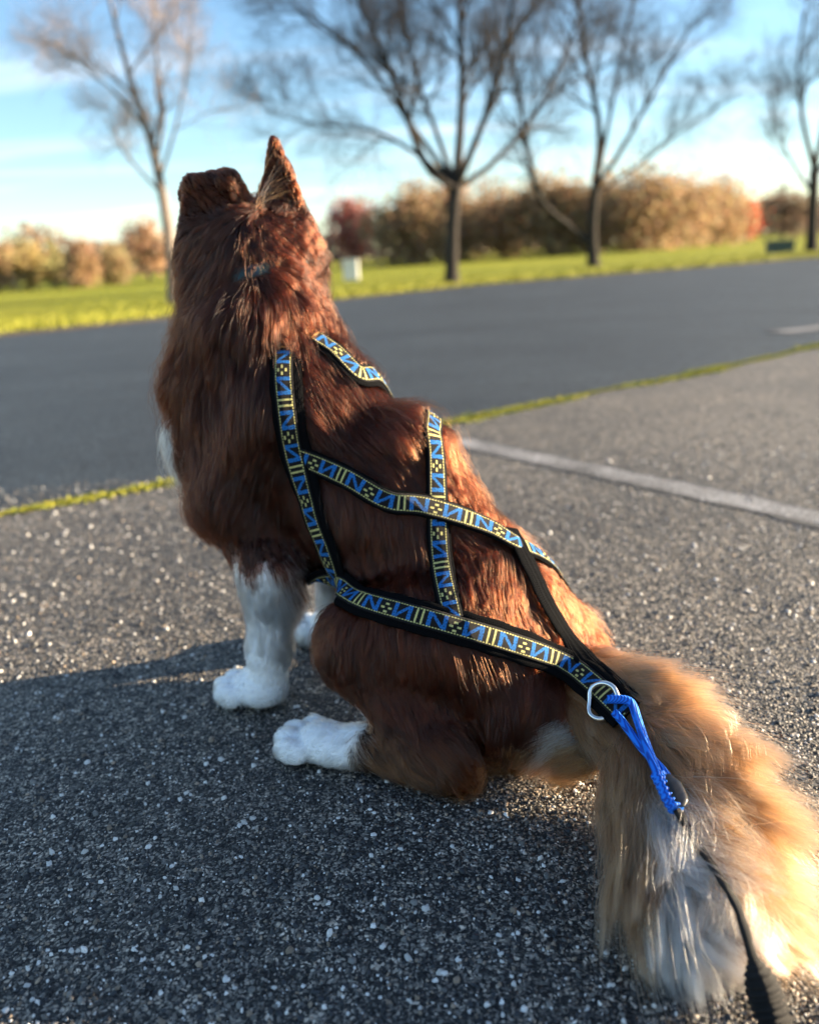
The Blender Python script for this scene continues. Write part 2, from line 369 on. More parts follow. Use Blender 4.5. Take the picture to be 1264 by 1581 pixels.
def perp(D, r):
    v = r.normal(size=D.shape); v -= D * (v * D).sum(-1, keepdims=True); return v / (np.linalg.norm(v, axis=-1, keepdims=True) + 1e-9)
def unit(v): return v / (np.linalg.norm(v, axis=-1, keepdims=True) + 1e-9)
def sprout(P, R, Lp, k, r, t0=.22, up=.25, n=5, ang=(.45, .95), rmin=.0042, lf=(.38, .62)):
    """k side shoots on each polyline of P (m,n0,3); returns polylines, radii, lengths"""
    m, n0, _ = P.shape; t = t0 + (1 - t0) * (np.arange(k)[None, :] + r.random((m, k))) / k
    x = t * (n0 - 1); i = np.minimum(x.astype(int), n0 - 2); w = (x - i)[..., None]; mi = np.arange(m)[:, None]
    p = P[mi, i] * (1 - w) + P[mi, i + 1] * w; d = unit(P[mi, i + 1] - P[mi, i]); rad = (R[mi, i] * (1 - w[..., 0]) + R[mi, i + 1] * w[..., 0]) * .52
    a = r.uniform(*ang, (m, k))[..., None]; nd = d * np.cos(a) + perp(d, r) * np.sin(a); nd[..., 2] += .1; nd = unit(nd).reshape(-1, 3)
    Ln = (Lp[:, None] * r.uniform(*lf, (m, k)) * (1.15 - .45 * t)).reshape(-1); rad = np.maximum(rad.reshape(-1), rmin); q = p.reshape(-1, 3); out = [q]
    for _ in range(n - 1):
        nd = nd + perp(nd, r) * .2; nd[:, 2] += up * .12; nd = unit(nd); q = q + nd * (Ln / (n - 1))[:, None]; out.append(q)
    return np.stack(out, 1), rad[:, None] * np.linspace(1, .42, n)[None, :], Ln
def tubes(geo, P, R, sides):
    m, n, _ = P.shape; T = unit(np.gradient(P, axis=1)); ref = np.where(np.abs(T[:, :1, 2:3]) > .9, np.array([1.0, 0, 0]), np.array([0, 0, 1.0]))
    A = unit(np.cross(T, np.broadcast_to(ref, T.shape))); B = np.cross(T, A); th = np.linspace(0, 2 * math.pi, sides, endpoint=False)
    V = P[:, :, None, :] + R[:, :, None, None] * (A[:, :, None, :] * np.cos(th)[:, None] + B[:, :, None, :] * np.sin(th)[:, None])
    i = (np.arange(m)[:, None, None] * n + np.arange(n - 1)[None, :, None]) * sides; j = np.arange(sides)[None, None, :]; j2 = (j + 1) % sides
    geo.add(V.reshape(-1, 3), np.stack([i + j, i + j2, i + sides + j2, i + sides + j], -1).reshape(-1, 4))
def bare_tree(name, label, Y, trunk, limbs, seed, mats=(M_BARK, M_TWIG), twig_k=9, group='bare trees beside the parking lot'):
    """trunk/limbs: pixel polylines with a depth offset and radii, all measured at the tree's own distance"""
    r = np.random.default_rng(seed)
    b = atY(trunk[0][0], trunk[0][1], Y); base = np.array([b[0], Y, 0.0])
    root = empty(name, tuple(base)); tag(root, label, 'tree', group)
    gl, gs = Geo(), Geo()
    def line(pts, dy):
        Pw = np.array([atY(p[0], p[1], Y) for p in pts]); n = len(Pw)
        Pw[:, 1] += np.linspace(0, 1, n) * dy; f = Pw[:, 1] / Y
        Pw[:, 0] = Pw[:, 0] * (1 + (f - 1)); Pw[:, 2] = CAM_H + (Pw[:, 2] - CAM_H) * f
        return Pw - base
    T = line(trunk, 0); T[0, 2] = -.05
    rt = [p[2] for p in trunk]
    P = smooth_path(T, 16); R = np.interp(np.linspace(0, 1, 16), np.linspace(0, 1, len(rt)), rt); R[0] *= 1.5; R[1] *= 1.12
    gl.tube(P, R, 12, cap=False)
    LPs, LRs = [], []
    if len(trunk) > 3: LPs.append(P[6:][:10]); LRs.append(R[6:][:10])
    for pts, dy, r0, r1 in limbs:
        Lp = smooth_path(line(pts, dy), 14); Rl = np.linspace(r0, r1, 14)
        gl.tube(Lp, Rl, 8, cap=False); LPs.append(Lp[4:]); LRs.append(Rl[4:])
    P0, R0 = np.stack(LPs), np.stack(LRs); L0 = np.array([plen(p_) for p_ in P0]) * .80
    P1, R1, L1 = sprout(P0, R0, L0, twig_k, r, .0, n=7); tubes(gl, P1, R1, 6)
    P2, R2, L2 = sprout(P1, R1, L1, 8, r, .15, n=6, rmin=.005, lf=(.45, .8)); tubes(gs, P2, R2, 4)
    P3, R3, L3 = sprout(P2, R2, np.maximum(L2, .8), 6, r, .1, n=5, rmin=.0036, lf=(.5, .85)); tubes(gs, P3, R3, 3)
    P4, R4, L4 = sprout(P3, R3, np.maximum(L3, .45), 3, r, .2, n=4, rmin=.0028, lf=(.5, .9)); tubes(gs, P4, R4, 3)
    gl.build('trunk', mats[0], root, True); gs.build('crown', mats[1], root)
    return root
bare_tree('bare_tree', 'dark bare tree with many fanned limbs behind the dog\'s upright ear', 17.2,
    [(697, 437, .145), (698, 360, .12), (703, 288, .125)],
    [([(703, 290), (660, 258), (628, 180), (590, 80), (535, -40)], -1.6, .085, .03), ([(702, 284), (672, 200), (640, 110), (615, -20)], 1.6, .06, .025),
     ([(704, 284), (711, 190), (713, 90), (705, -80)], .4, .095, .04), ([(706, 284), (735, 215), (770, 120), (800, -40)], -1.4, .075, .03),
     ([(706, 290), (762, 250), (830, 168), (885, 50), (905, -30)], 1.9, .065, .022), ([(702, 286), (640, 235), (570, 200), (480, 190), (410, 170)], 2.2, .05, .014),
     ([(700, 282), (640, 200), (560, 90), (470, 20), (420, -40)], .7, .06, .02)], 4, twig_k=11)
bare_tree('bare_tree', 'bare tree with one low limb curving out to the left', 22.5,
    [(916, 413, .17), (914, 350, .13), (918, 290, .13)],
    [([(910, 378), (872, 344), (836, 312), (816, 240), (802, 150), (780, 40)], -1.0, .105, .03), ([(918, 292), (925, 200), (905, 90), (885, -60)], .8, .10, .035),
     ([(919, 290), (958, 232), (1010, 140), (1060, 50), (1100, 10)], -1.8, .075, .02), ([(920, 285), (943, 170), (965, 60), (985, -40)], 1.7, .07, .025),
     ([(918, 300), (985, 255), (1060, 195), (1130, 150)], 1.5, .05, .014)], 9, twig_k=9)
bare_tree('bare_tree', 'bare tree cut off by the right edge of the picture', 24.5,
    [(1252, 390, .17), (1255, 320, .14), (1257, 260, .13)],
    [([(1257, 262), (1240, 190), (1232, 110), (1240, 20)], -1.2, .08, .025), ([(1257, 262), (1275, 170), (1290, 60), (1300, -40)], .8, .09, .03),
     ([(1256, 300), (1222, 250), (1195, 190), (1185, 130)], 1.3, .05, .012), ([(1257, 270), (1300, 220), (1350, 140), (1400, 60)], -.6, .07, .02)], 15, twig_k=8)
bare_tree('bare_tree', 'slender pale sunlit bare tree leaning left beyond the dog\'s folded ear', 15.5,
    [(268, 447, .12), (256, 330, .095), (232, 215, .075), (195, 100, .045), (160, -40, .025)],
    [([(240, 255), (252, 170), (240, 70), (236, -30)], 1.1, .04, .014), ([(228, 200), (175, 140), (120, 95), (60, 50)], -1.0, .035, .01),
     ([(246, 280), (275, 180), (290, 90), (300, 0)], -1.3, .028, .010), ([(250, 300), (190, 230), (170, 170)], 1.2, .03, .01)], 23, (M_BARKP, M_TWIGP), 4)

# ------------------------------------------------------------------ leafy trees and shrubs across the lawn
def leaf_mat():
    m = Mat('autumn_leaves', .75, spec=.15); c = m.attr(); m.link(c, 'Base Color')
    tr = m.node('ShaderNodeBsdfTranslucent', {'Color': c}); mx_ = m.node('ShaderNodeMixShader', {0: .5, 1: m.b.outputs[0], 2: tr.outputs[0]})
    m.t.links.new(mx_.outputs[0], m.n['Material Output'].inputs['Surface']); return m.m
M_LEAF = leaf_mat()
def leafy(name, label, px, top, wpx, Y, c, seed, n=1500, cat='tree', group=None, low=.12, trunk=True, leaf=.16):
    r = np.random.default_rng(seed)
    b = atY(px, 400, Y); x0 = b[0]
    zt = atY(px, top, Y)[2]; w = wpx * Y / F_PX / 2
    root = empty(name, (x0, Y, 0)); tag(root, label, cat, group)
    # clumps of leaves through the crown's volume
    k = 60; zc0 = zt * low
    u = r.normal(size=(k, 3)); u /= np.linalg.norm(u, axis=1)[:, None]; u *= (r.random((k, 1)) ** .45)
    cc = np.stack([u[:, 0] * w * .86, u[:, 1] * w * .7, zc0 + (zt - zc0) * (.5 + .46 * u[:, 2] + .06 * r.normal(size=k))], 1)
    taper = 1 - .35 * np.clip((cc[:, 2] / zt - .6) / .4, 0, 1); cc[:, 0] *= taper; cc[:, 1] *= taper
    ci = r.integers(0, k, n); cs = r.uniform(.4, 1.5, k) * max(w, zt * .4) * .26
    P = cc[ci] + r.normal(size=(n, 3)) * cs[ci][:, None] * .75; P[:, 2] = np.abs(P[:, 2] - .02) + .02
    a = r.normal(size=(n, 3)); a /= np.linalg.norm(a, axis=1)[:, None]; bb = np.cross(a, r.normal(size=(n, 3))); bb /= np.linalg.norm(bb, axis=1)[:, None]
    s = r.uniform(.5, 1.2, (n, 1)) * leaf
    V = np.stack([P - a * s, P - bb * s * .55, P + a * s, P + bb * s * .55], 1).reshape(-1, 3)
    colr = np.array(c) * r.uniform(.8, 1.2, (k, 1))[ci] * r.uniform(.75, 1.25, (n, 1)) * (1 + r.normal(0, .08, (n, 3)))
    mesh_np('crown', V, [np.arange(4 * n).reshape(-1, 4)], M_LEAF, root, np.repeat(colr.clip(.01, .9), 4, 0))
    g = Geo()
    tr = .035 * zt
    g.tube(smooth_path([(0, 0, -.1), (r.normal(0, .05), 0, zt * .3), (r.normal(0, .2), 0, zt * .75)], 7), np.linspace(tr, tr * .3, 7), 7, cap=False)
    for q in range(7):
        e = cc[r.integers(0, k)]; g.tube(smooth_path([(0, 0, zt * r.uniform(.15, .4)), e * np.array([.45, .45, .7]), e], 6), np.linspace(tr * .5, tr * .12, 6), 5, cap=False)
    g.build('trunk', M_BARK, root)
    return root
OR = (.34, .235, .135); og = 'tan leafy trees in a row across the lawn'
row = [(632, 292, 100), (700, 283, 105), (775, 285, 120), (850, 280, 110), (915, 288, 90), (985, 262, 120), (1048, 270, 110), (1105, 290, 90)]
rlab = ['leftmost tan leafy tree of the row across the lawn', 'tan leafy tree behind the dark trunk of the fanned bare tree', 'tan leafy tree just right of the fanned bare tree\'s trunk',
    'tan leafy tree behind the low curving limb', 'tan leafy tree behind the trunk with the low curving limb', 'tallest tan leafy tree of the row across the lawn',
    'second tan leafy tree from the right of the row', 'rightmost tan leafy tree of the row across the lawn']
for q, (px, top, w) in enumerate(row):
    leafy('tan_leafy_tree', rlab[q], px, top, w * 1.35, 50 + (q * 7 % 5) * 1.6, np.array(OR) * (1 + .07 * math.sin(q * 2.1)), 40 + q, 7500, group=og, low=.04, leaf=.15)
leafy('red_leafy_tree', 'dusky red tree just right of the dog\'s head', 546, 308, 82, 56, (.42, .17, .14), 60, 3200)
leafy('red_leafy_tree', 'small bright red tree at the right end of the tan row', 1152, 308, 34, 62, (.50, .09, .05), 61, 1500)
leafy('brown_leafy_tree', 'brown tree behind the slender pale trunk', 226, 345, 86, 58, (.44, .29, .18), 62, 3000)
leafy('brown_leafy_tree', 'dull brown tree in the gap beside the right-edge tree', 1205, 296, 110, 75, (.16, .115, .085), 63, 3000)
leafy('brown_leafy_tree', 'brown tree mostly hidden behind the right-edge tree trunk', 1290, 290, 110, 78, (.17, .12, .085), 64, 2500)
lg = 'yellow and orange bushes at the far left of the lawn'
for q, (px, top, w, c, lab) in enumerate([(-12, 372, 74, (.40, .29, .16), 'orange bush cut off by the left picture edge'), (38, 370, 62, (.46, .37, .17), 'bright yellow bush, second from the left edge'),
        (84, 380, 50, (.36, .33, .16), 'yellow-green bush, third from the left edge'), (124, 378, 62, (.40, .27, .16), 'rusty orange bush, fourth from the left edge'), (172, 384, 58, (.42, .33, .18), 'golden bush beside the brown tree, rightmost of the bushes')]):
    leafy('autumn_bush', lab, px, top, w, 44 + q % 3 * 1.5, c, 70 + q, 2600, 'bush', lg, low=.05, leaf=.13)

def far_woods():
    r = np.random.default_rng(90); n = 26000
    x = r.uniform(-230, 260, n); h = 7.0 + 2.5 * np.sin(x * .05) + 1.8 * np.sin(x * .17 + 1) + 1.2 * np.sin(x * .41)
    z = r.random(n) ** .8 * h; y = 170 + r.uniform(0, 14, n)
    P = np.stack([x, y, z + .1], 1); a = r.normal(size=(n, 3)); a /= np.linalg.norm(a, axis=1)[:, None]; b = np.cross(a, r.normal(size=(n, 3))); b /= np.linalg.norm(b, axis=1)[:, None]
    s = r.uniform(.4, 1.1, (n, 1)); V = np.stack([P - a * s, P - b * s * .5, P + a * s, P + b * s * .5], 1).reshape(-1, 3)
    c = np.array([.30, .215, .15]) * r.uniform(.6, 1.4, (n, 1)); return V, c
V, C = far_woods()
fw = mesh_np('far_woods', V, [np.arange(len(V)).reshape(-1, 4)], M_LEAF, None, np.repeat(C, 4, 0)); tag(fw, 'hazy brown woods along the horizon', 'woods', kind='stuff')

# ------------------------------------------------------------------ small things on the lawn
def bevel_box(name, size, mat, parent, loc=(0, 0, 0), bev=.02):
    import bmesh
    bm = bmesh.new(); bmesh.ops.create_cube(bm, size=1.0)
    for v in bm.verts: v.co = Vector((v.co.x * size[0], v.co.y * size[1], v.co.z * size[2])) + Vector(loc)
    bmesh.ops.bevel(bm, geom=bm.edges[:], offset=bev, segments=2, affect='EDGES', profile=.6)
    me = bpy.data.meshes.new(name); bm.to_mesh(me); bm.free(); me.materials.append(mat)
    o = bpy.data.objects.new(name, me); col.objects.link(o); o.parent = parent; return o
m_w = Mat('white_enamel', .5).set('Base Color', (.78, .77, .74, 1)).m
m_g = Mat('dark_green_paint', .5).set('Base Color', (.025, .05, .045, 1)).m
p = gnd(543, 433); wb = empty('white_box', (p[0], p[1], 0.0)); tag(wb, 'small white box on the lawn just right of the dog\'s neck', 'box')
bevel_box('body', (.42, .36, .50), m_w, wb, (0, 0, .26)); bevel_box('lid', (.46, .40, .06), m_w, wb, (0, 0, .545), .015)
p = gnd(1203, 391); db = empty('utility_box', (p[0], p[1], 0.0), .1); tag(db, 'low dark green box on the lawn beside the right-edge tree', 'box')
bevel_box('body', (.66, .42, .28), m_g, db, (0, 0, .15)); bevel_box('lid', (.72, .48, .07), m_g, db, (0, 0, .33), .02)

# ------------------------------------------------------------------ the dog: one signed-distance body, meshed once
TH = math.radians(149.0); DOG_O = np.array([-.18, 1.15, 0.0])
AX = np.array([[math.cos(TH), math.sin(TH), 0], [-math.sin(TH), math.cos(TH), 0], [0, 0, 1.0]])   # rows: forward, left, up
def L(p): return (np.asarray(p, float) - DOG_O) @ AX.T
def PX(px, py, Y): return L(atY(px, py, Y))
def GX(px, py, z): return L(gnd(px, py, z))
hS = .0046
LO = np.array([-.80, -.34, -.03]); HI = np.array([.28, .54, .82])
NG = ((HI - LO) / hS).astype(int) + 1
gax = [LO[i] + hS * np.arange(NG[i]) for i in range(3)]
G = np.full(NG, .2, np.float32)
def blk(lo, hi, m):
    a = np.maximum(((lo - m - LO) / hS).astype(int), 0); b = np.minimum(((hi + m - LO) / hS).astype(int) + 2, NG)
    s = tuple(slice(a[i], b[i]) for i in range(3))
    return s, np.stack(np.meshgrid(*[gax[i][s[i]] for i in range(3)], indexing='ij'), -1).astype(np.float32)
def smin(a, b, k):
    t = np.clip(.5 + .5 * (b - a) / k, 0, 1); return b + (a - b) * t - k * t * (1 - t)
def rc(a, b, ra, rb, k=.03, lat=1.0):
    a = np.array(a, float); b = np.array(b, float); r = max(ra, rb)
    s, X = blk(np.minimum(a, b) - r, np.maximum(a, b) + r, k + .05)
    sc = np.array([1, 1 / lat, 1]); P = X * sc; A = a * sc; ab = b * sc - A
    t = np.clip(((P - A) @ ab) / (ab @ ab), 0, 1)[..., None]
    d = np.linalg.norm(P - A - t * ab, axis=-1) - (ra + (rb - ra) * t[..., 0])
    G[s] = smin(G[s], d.astype(np.float32), k)
def ell(c, r, k=.03, ax=None):
    c = np.array(c, float); r = np.array(r, float); s, X = blk(c - r.max(), c + r.max(), k + .05); P = X - c
    if ax is not None: P = P @ np.array(ax).T
    k0 = np.linalg.norm(P / r, axis=-1); k1 = np.linalg.norm(P / r**2, axis=-1) + 1e-9
    G[s] = smin(G[s], (k0 * (k0 - 1) / k1).astype(np.float32), k)
def axes3(fw, up):
    fw = np.array(fw, float); fw /= np.linalg.norm(fw); up = np.array(up, float); up -= fw * (up @ fw); up /= np.linalg.norm(up)
    return np.array([fw, np.cross(up, fw), up])

# trunk
rc((-.015, 0, .345), (-.17, 0, .275), .12, .112, .03, .82)
rc((-.17, 0, .275), (-.315, 0, .145), .106, .102, .04, .92)
ell((-.345, .006, .105), (.082, .08, .082), .04)
ell((.02, 0, .36), (.085, .085, .11), .04)
ell((-.075, .004, .425), (.085, .062, .06), .04)
ell((-.185, 0.004, .364), (.07, .05, .042), .04)
for s in (1, -1):
    rc((-.06, s * .06, .41), (.012, s * .08, .30), .062, .056, .04)
    q, ff = (.112, 0.0) if s > 0 else (.080, .018)          # the far front foot stands a little inward
    rc((.012, s * .08, .30), (-.04 + ff, s * (q - .017), .205), .056, .04, .03)
    rc((-.045 + ff, s * (q - .012), .20), (-.033 + ff, s * q, .085), .037, .024, .03)
    rc((-.033 + ff, s * q, .085), (-.028 + ff, s * (q + .002), .035), .0245, .027, .02)
    ell((-.010 + ff, s * (q + .006), .026), (.038, .031, .026), .02)
    for a, b in ((.020, -.029), (.036, -.010), (.036, .011), (.020, .030)): ell((a + ff, s * (q + .006) + b, .0195), (.024, .0112, .0185), .002)
    hz = .0 if s > 0 else -.02
    rc((-.325, s * (.07 + hz), .15 + hz), (-.215, s * .132, .142), .08 + hz * .5, .058, .04)
    ell((-.275, s * (.11 + hz), .135 + hz), (.088, .06, .085 + hz * .5), .03)
    ell((-.385, s * .075, .068), (.062, .062, .058), .06)
    rc((-.215, s * .14, .128), (-.32, s * .165, .05), .046, .034, .02)
    rc((-.34, s * .17, .034), (-.23, s * .18, .028), .032, .026, .02)
    ell((-.186, s * .188, .024), (.046, .031, .025), .02)
    for a, b in ((-.146, -.029), (-.131, -.010), (-.131, .011), (-.146, .030)): ell((a, s * .188 + b, .0185), (.024, .0112, .0175), .002)
# ruff, neck, head
ell((.030, .004, .497), (.076, .085, .058), .03)
ell((.062, .03, .40), (.052, .072, .085), .045)
rc((-.025, 0.006, .42), (.015, -.010, .555), .088, .08, .05)
HC = PX(388, 385, 1.19); HA = axes3(np.array([.13, 1, -.12]) @ AX.T, (0, 0, 1)); hf, hl, hu = HA
ell(HC, (.080, .084, .063), .04, HA)
rc(PX(302, 336, 1.18), PX(304, 390, 1.18), .017, .018, .04); rc(PX(458, 345, 1.17), PX(466, 390, 1.17), .016, .016, .04)
rc(HC + hf * .04 - hu * .015, HC + hf * .16 - hu * .045, .048, .026, .03)
for s in (1, -1): rc(HC + hl * s * .045 - hu * .02, HC + hl * s * .048 - hu * .06 + hf * .03, .042, .035, .03)
# ears: right stands up to a point, left folds over
def ear_fan(b0, b1, tip, th, n=9, k=.010, bow=None):
    for i in range(n):
        t = i / (n - 1) * .97; o = 0 if bow is None else np.asarray(bow) * math.sin(math.pi * t)
        rc(b0 * (1 - t) + tip * t + o, b1 * (1 - t) + tip * t + o, th * (1 - .35 * t), th * (1 - .35 * t), k)
ear_fan(PX(402, 322, 1.175), PX(466, 338, 1.165), PX(422, 214, 1.165), .0075, bow=PX(450, 300, 1.17) - PX(446, 300, 1.17))
b0, b1, m0, m1 = PX(300, 332, 1.175), PX(368, 316, 1.165), PX(294, 279, 1.172), PX(353, 275, 1.160)
for i in range(7): t = i / 6; rc(b0 * (1 - t) + m0 * t, b1 * (1 - t) + m1 * t, .0065 + .006 * (1 - t), .0105 + .003 * (1 - t), .010)
ear_fan(m0, m1, PX(279, 308, 1.20), .0062, 9, .006)
# tail bone
TAIL = smooth_path([(-.40, .0, .095), GX(945, 1095, .10), GX(988, 1135, .088), GX(1018, 1210, .072), GX(1036, 1290, .060), GX(1056, 1370, .050), GX(1078, 1440, .035)], 40)
TR = np.interp(np.linspace(0, 1, 40), [0, .3, .7, 1], [.030, .028, .024, .012])
for i in range(0, 39, 3): rc(TAIL[i], TAIL[min(i + 3, 39)], TR[i], TR[min(i + 3, 39)], .02)
# flat underside: nothing below the ground
G = np.maximum(G, (.003 - gax[2])[None, None, :].astype(np.float32) )

def fld(A, P):
    q = np.clip((np.asarray(P) - LO) / hS, 0, np.array(NG) - 1.001); i = q.astype(np.int32); w = (q - i).astype(np.float32)
    ny, nzz = A.shape[1], A.shape[2]; base = (i[..., 0] * ny + i[..., 1]) * nzz + i[..., 2]; Af = A.reshape(-1); r = 0
    for a in (0, 1):
        wa = w[..., 0] if a else 1 - w[..., 0]
        for b in (0, 1):
            wb = wa * (w[..., 1] if b else 1 - w[..., 1])
            for c in (0, 1): r = r + Af[base + (a * ny + b) * nzz + c] * wb * (w[..., 2] if c else 1 - w[..., 2])
    return r
def sdf(P): return fld(G, P)
def grad(P, e=.004):
    n = np.stack([sdf(P + np.eye(3)[i] * e) - sdf(P - np.eye(3)[i] * e) for i in range(3)], -1)
    return n / (np.linalg.norm(n, axis=-1, keepdims=True) + 1e-9)
CAML = L(CAMP)
def march(pxs, off=0.0):
    d = np.array([ray(*p) for p in pxs]) @ AX.T; d /= np.linalg.norm(d, axis=1)[:, None]
    t = np.full(len(d), .45); hit = np.zeros(len(d), bool); best = np.full(len(d), 9.0); bt = t.copy()
    for _ in range(260):
        s = sdf(CAML + d * t[:, None]) - off; up = (s < best) & ~hit; best = np.where(up, s, best); bt = np.where(up, t, bt)
        hit |= s < .0012; t = np.where(hit, t, t + np.clip(s * .6, .001, .01))
    return CAML + d * np.where(hit, t, bt)[:, None], hit
def settle(P, off, it=8):
    P = np.array(P, float)
    for _ in range(it): P = P - grad(P) * (sdf(P) - off)[:, None]
    return P

def surface_nets():
    ins = G < 0; nx, ny, nz_ = G.shape
    cnt = sum(ins[a:nx - 1 + a, b:ny - 1 + b, c:nz_ - 1 + c].astype(np.int8) for a in (0, 1) for b in (0, 1) for c in (0, 1))
    act = (cnt > 0) & (cnt < 8); ijk = np.argwhere(act); n = len(ijk)
    acc = np.zeros((n, 3)); num = np.zeros(n)
    cs = [(a, b, c) for a in (0, 1) for b in (0, 1) for c in (0, 1)]
    for p in cs:
        for ax in range(3):
            if p[ax]: continue
            q = list(p); q[ax] = 1
            va = G[ijk[:, 0] + p[0], ijk[:, 1] + p[1], ijk[:, 2] + p[2]]; vb = G[ijk[:, 0] + q[0], ijk[:, 1] + q[1], ijk[:, 2] + q[2]]
            m = (va < 0) != (vb < 0); t = np.where(m, va / np.where(m, va - vb, 1), 0)
            pos = np.array(p, float)[None, :].repeat(n, 0); pos[:, ax] += t; acc += pos * m[:, None]; num += m
    V = LO + hS * (ijk + acc / num[:, None])
    vid = np.full(act.shape, -1, np.int64); vid[act] = np.arange(n); Q = []
    for ax in range(3):
        o1, o2 = [(1, 2), (2, 0), (0, 1)][ax]
        sl = [slice(1, G.shape[k] - 1) for k in range(3)]
        s0 = list(sl); s1 = list(sl); s1[ax] = slice(2, G.shape[ax])
        a, b = ins[tuple(s0)], ins[tuple(s1)]; e = np.argwhere(a != b) + 1; fl = a[tuple((e - 1).T)]
        def c(d1, d2):
            x = e.copy(); x[:, o1] -= d1; x[:, o2] -= d2; return vid[tuple(x.T)]
        q = np.stack([c(1, 1), c(0, 1), c(0, 0), c(1, 0)], 1); q[~fl] = q[~fl][:, ::-1]; Q.append(q)
    Q = np.concatenate(Q); return V, Q[(Q >= 0).all(1)]
BV, BQ = surface_nets()

# coat colours by place on the body
C_DARK, C_RED, C_TAN, C_WHITE = np.array([.0085, .0025, .0013]), np.array([.040, .0072, .0017]), np.array([.205, .090, .034]), np.array([.965, .95, .92])
def tail_u(P):
    d = np.linalg.norm(P[:, None, :] - TAIL[None, ::2, :], axis=2); k = d.argmin(1); return k / 19.0, d.min(1)
def coat(P, r, u=None):
    """returns colour (n,3) for roots P"""
    n = len(P); f, l, z = P.T; jz = z + r.normal(0, .008, n) + .012 * np.sin(f * 130 + 1) * np.sin(l * 150); jf = f + r.normal(0, .006, n)
    c = np.where((r.random(n) < .5)[:, None], C_DARK, C_RED) * .5 + .5 * (C_DARK + C_RED) / 2
    # redder on the back and rump: the sunlit tone put into the coat
    k = np.clip((-f - .10) / .2, 0, 1)[:, None]; c = c * (1 - k * .7) + C_RED * k * .7
    # front legs
    er = np.clip((z - .665) / .02, 0, 1)[:, None]; c = c * (1 - .6 * er) + C_RED * 1.15 * .6 * er  # ears reddened, their sunlit orange painted into the coat
    fl = (jf > -.09) & (jz < .222); c = np.where(fl[:, None], C_WHITE, c)
    hp = (jf > -.238) & (jf < -.09) & (jz < .085) & (np.abs(l) > .12); c = np.where(hp[:, None], C_WHITE * .98, c)
    hk = np.clip((.085 - z) / .06, 0, 1) * ((f < -.23) & (np.abs(l) > .10)); c = c * (1 - .55 * hk[:, None]) + (C_TAN * .6) * .55 * hk[:, None]
    br = np.clip((.075 - z) / .05, 0, 1) * np.clip((-.36 - f) / .04, 0, 1); c = c * (1 - .8 * br[:, None]) + C_TAN * .8 * .8 * br[:, None]
    bib = (((f > .052) & (np.abs(l) < .078)) | (f > .084)) & (z < .42) & (z > .2); c = np.where(bib[:, None], C_WHITE, c)
    Hh = (P - HC) @ HA.T
    face = (Hh[:, 0] > .02) & (z > .5) & (np.abs(Hh[:, 1]) > .028); c = np.where((face & (Hh[:, 0] < .09))[:, None], C_TAN * .8, c)
    blaze = (Hh[:, 0] > .03) & (z > .5) & ((np.abs(Hh[:, 1]) < .02) | (Hh[:, 0] > .10) | (Hh[:, 2] < -.06)); c = np.where(blaze[:, None], C_WHITE, c)
    return c
dog = empty('dog', tuple(DOG_O), TH)
tag(dog, 'brown long-haired dog with white legs sitting with its back to the camera', 'dog')
bu, bd = tail_u(BV)
bc = coat(BV, np.random.default_rng(1)); on_tail = (bd < .045) & (BV[:, 0] < -.44)
bc[on_tail] = C_TAN * .6
m_skin = attr_mat('dog_skin', .9, .1)
body = mesh_np('body', BV, [BQ], m_skin, dog, np.where(bc.min(1, keepdims=True) > .5, np.minimum(bc, .88), bc * .5), True)  # brown skin darkened, so depth shade under the fur is in its colour

# ------------------------------------------------------------------ harness, collar, rope and leash (worn by the dog, things of their own)
hm = Mat('webbing_weave', .75, spec=.25); hc_ = hm.attr(); uvn = hm.node('ShaderNodeUVMap').outputs[0]
wv1 = hm.node('ShaderNodeTexWave', {'Vector': uvn, 'Scale': 420.0, 'Distortion': 0.4}, wave_type='BANDS', bands_direction='X').outputs['Fac']
wv2 = hm.node('ShaderNodeTexWave', {'Vector': uvn, 'Scale': 300.0, 'Distortion': 0.4}, wave_type='BANDS', bands_direction='Y').outputs['Fac']
hm.link(hm.mix(.45, hc_, hm.ramp(wv1, [(.1, (.45,) * 3), (.6, (1.25,) * 3)]), 'MULTIPLY'), 'Base Color')
hm.bump(hm.math('ADD', wv1, hm.math('MULTIPLY', wv2, .6)), .6, .0006); M_WEB = hm.m
pm = Mat('black_air_mesh', 1.0, spec=.04); pc = pm.node('ShaderNodeUVMap').outputs[0]
pv = pm.node('ShaderNodeTexVoronoi', {'Vector': pc, 'Scale': 420.0, 'Randomness': .15}).outputs['Distance']
pm.link(pm.ramp(pv, [(.15, (.0012, .0012, .0015)), (.55, (.006, .0065, .0075))]), 'Base Color'); pm.bump(pv, .9, .0012); M_PAD = pm.m
M_BLACK = Mat('black_webbing', .7, spec=.3).set('Base Color', (.012, .012, .014, 1)).m

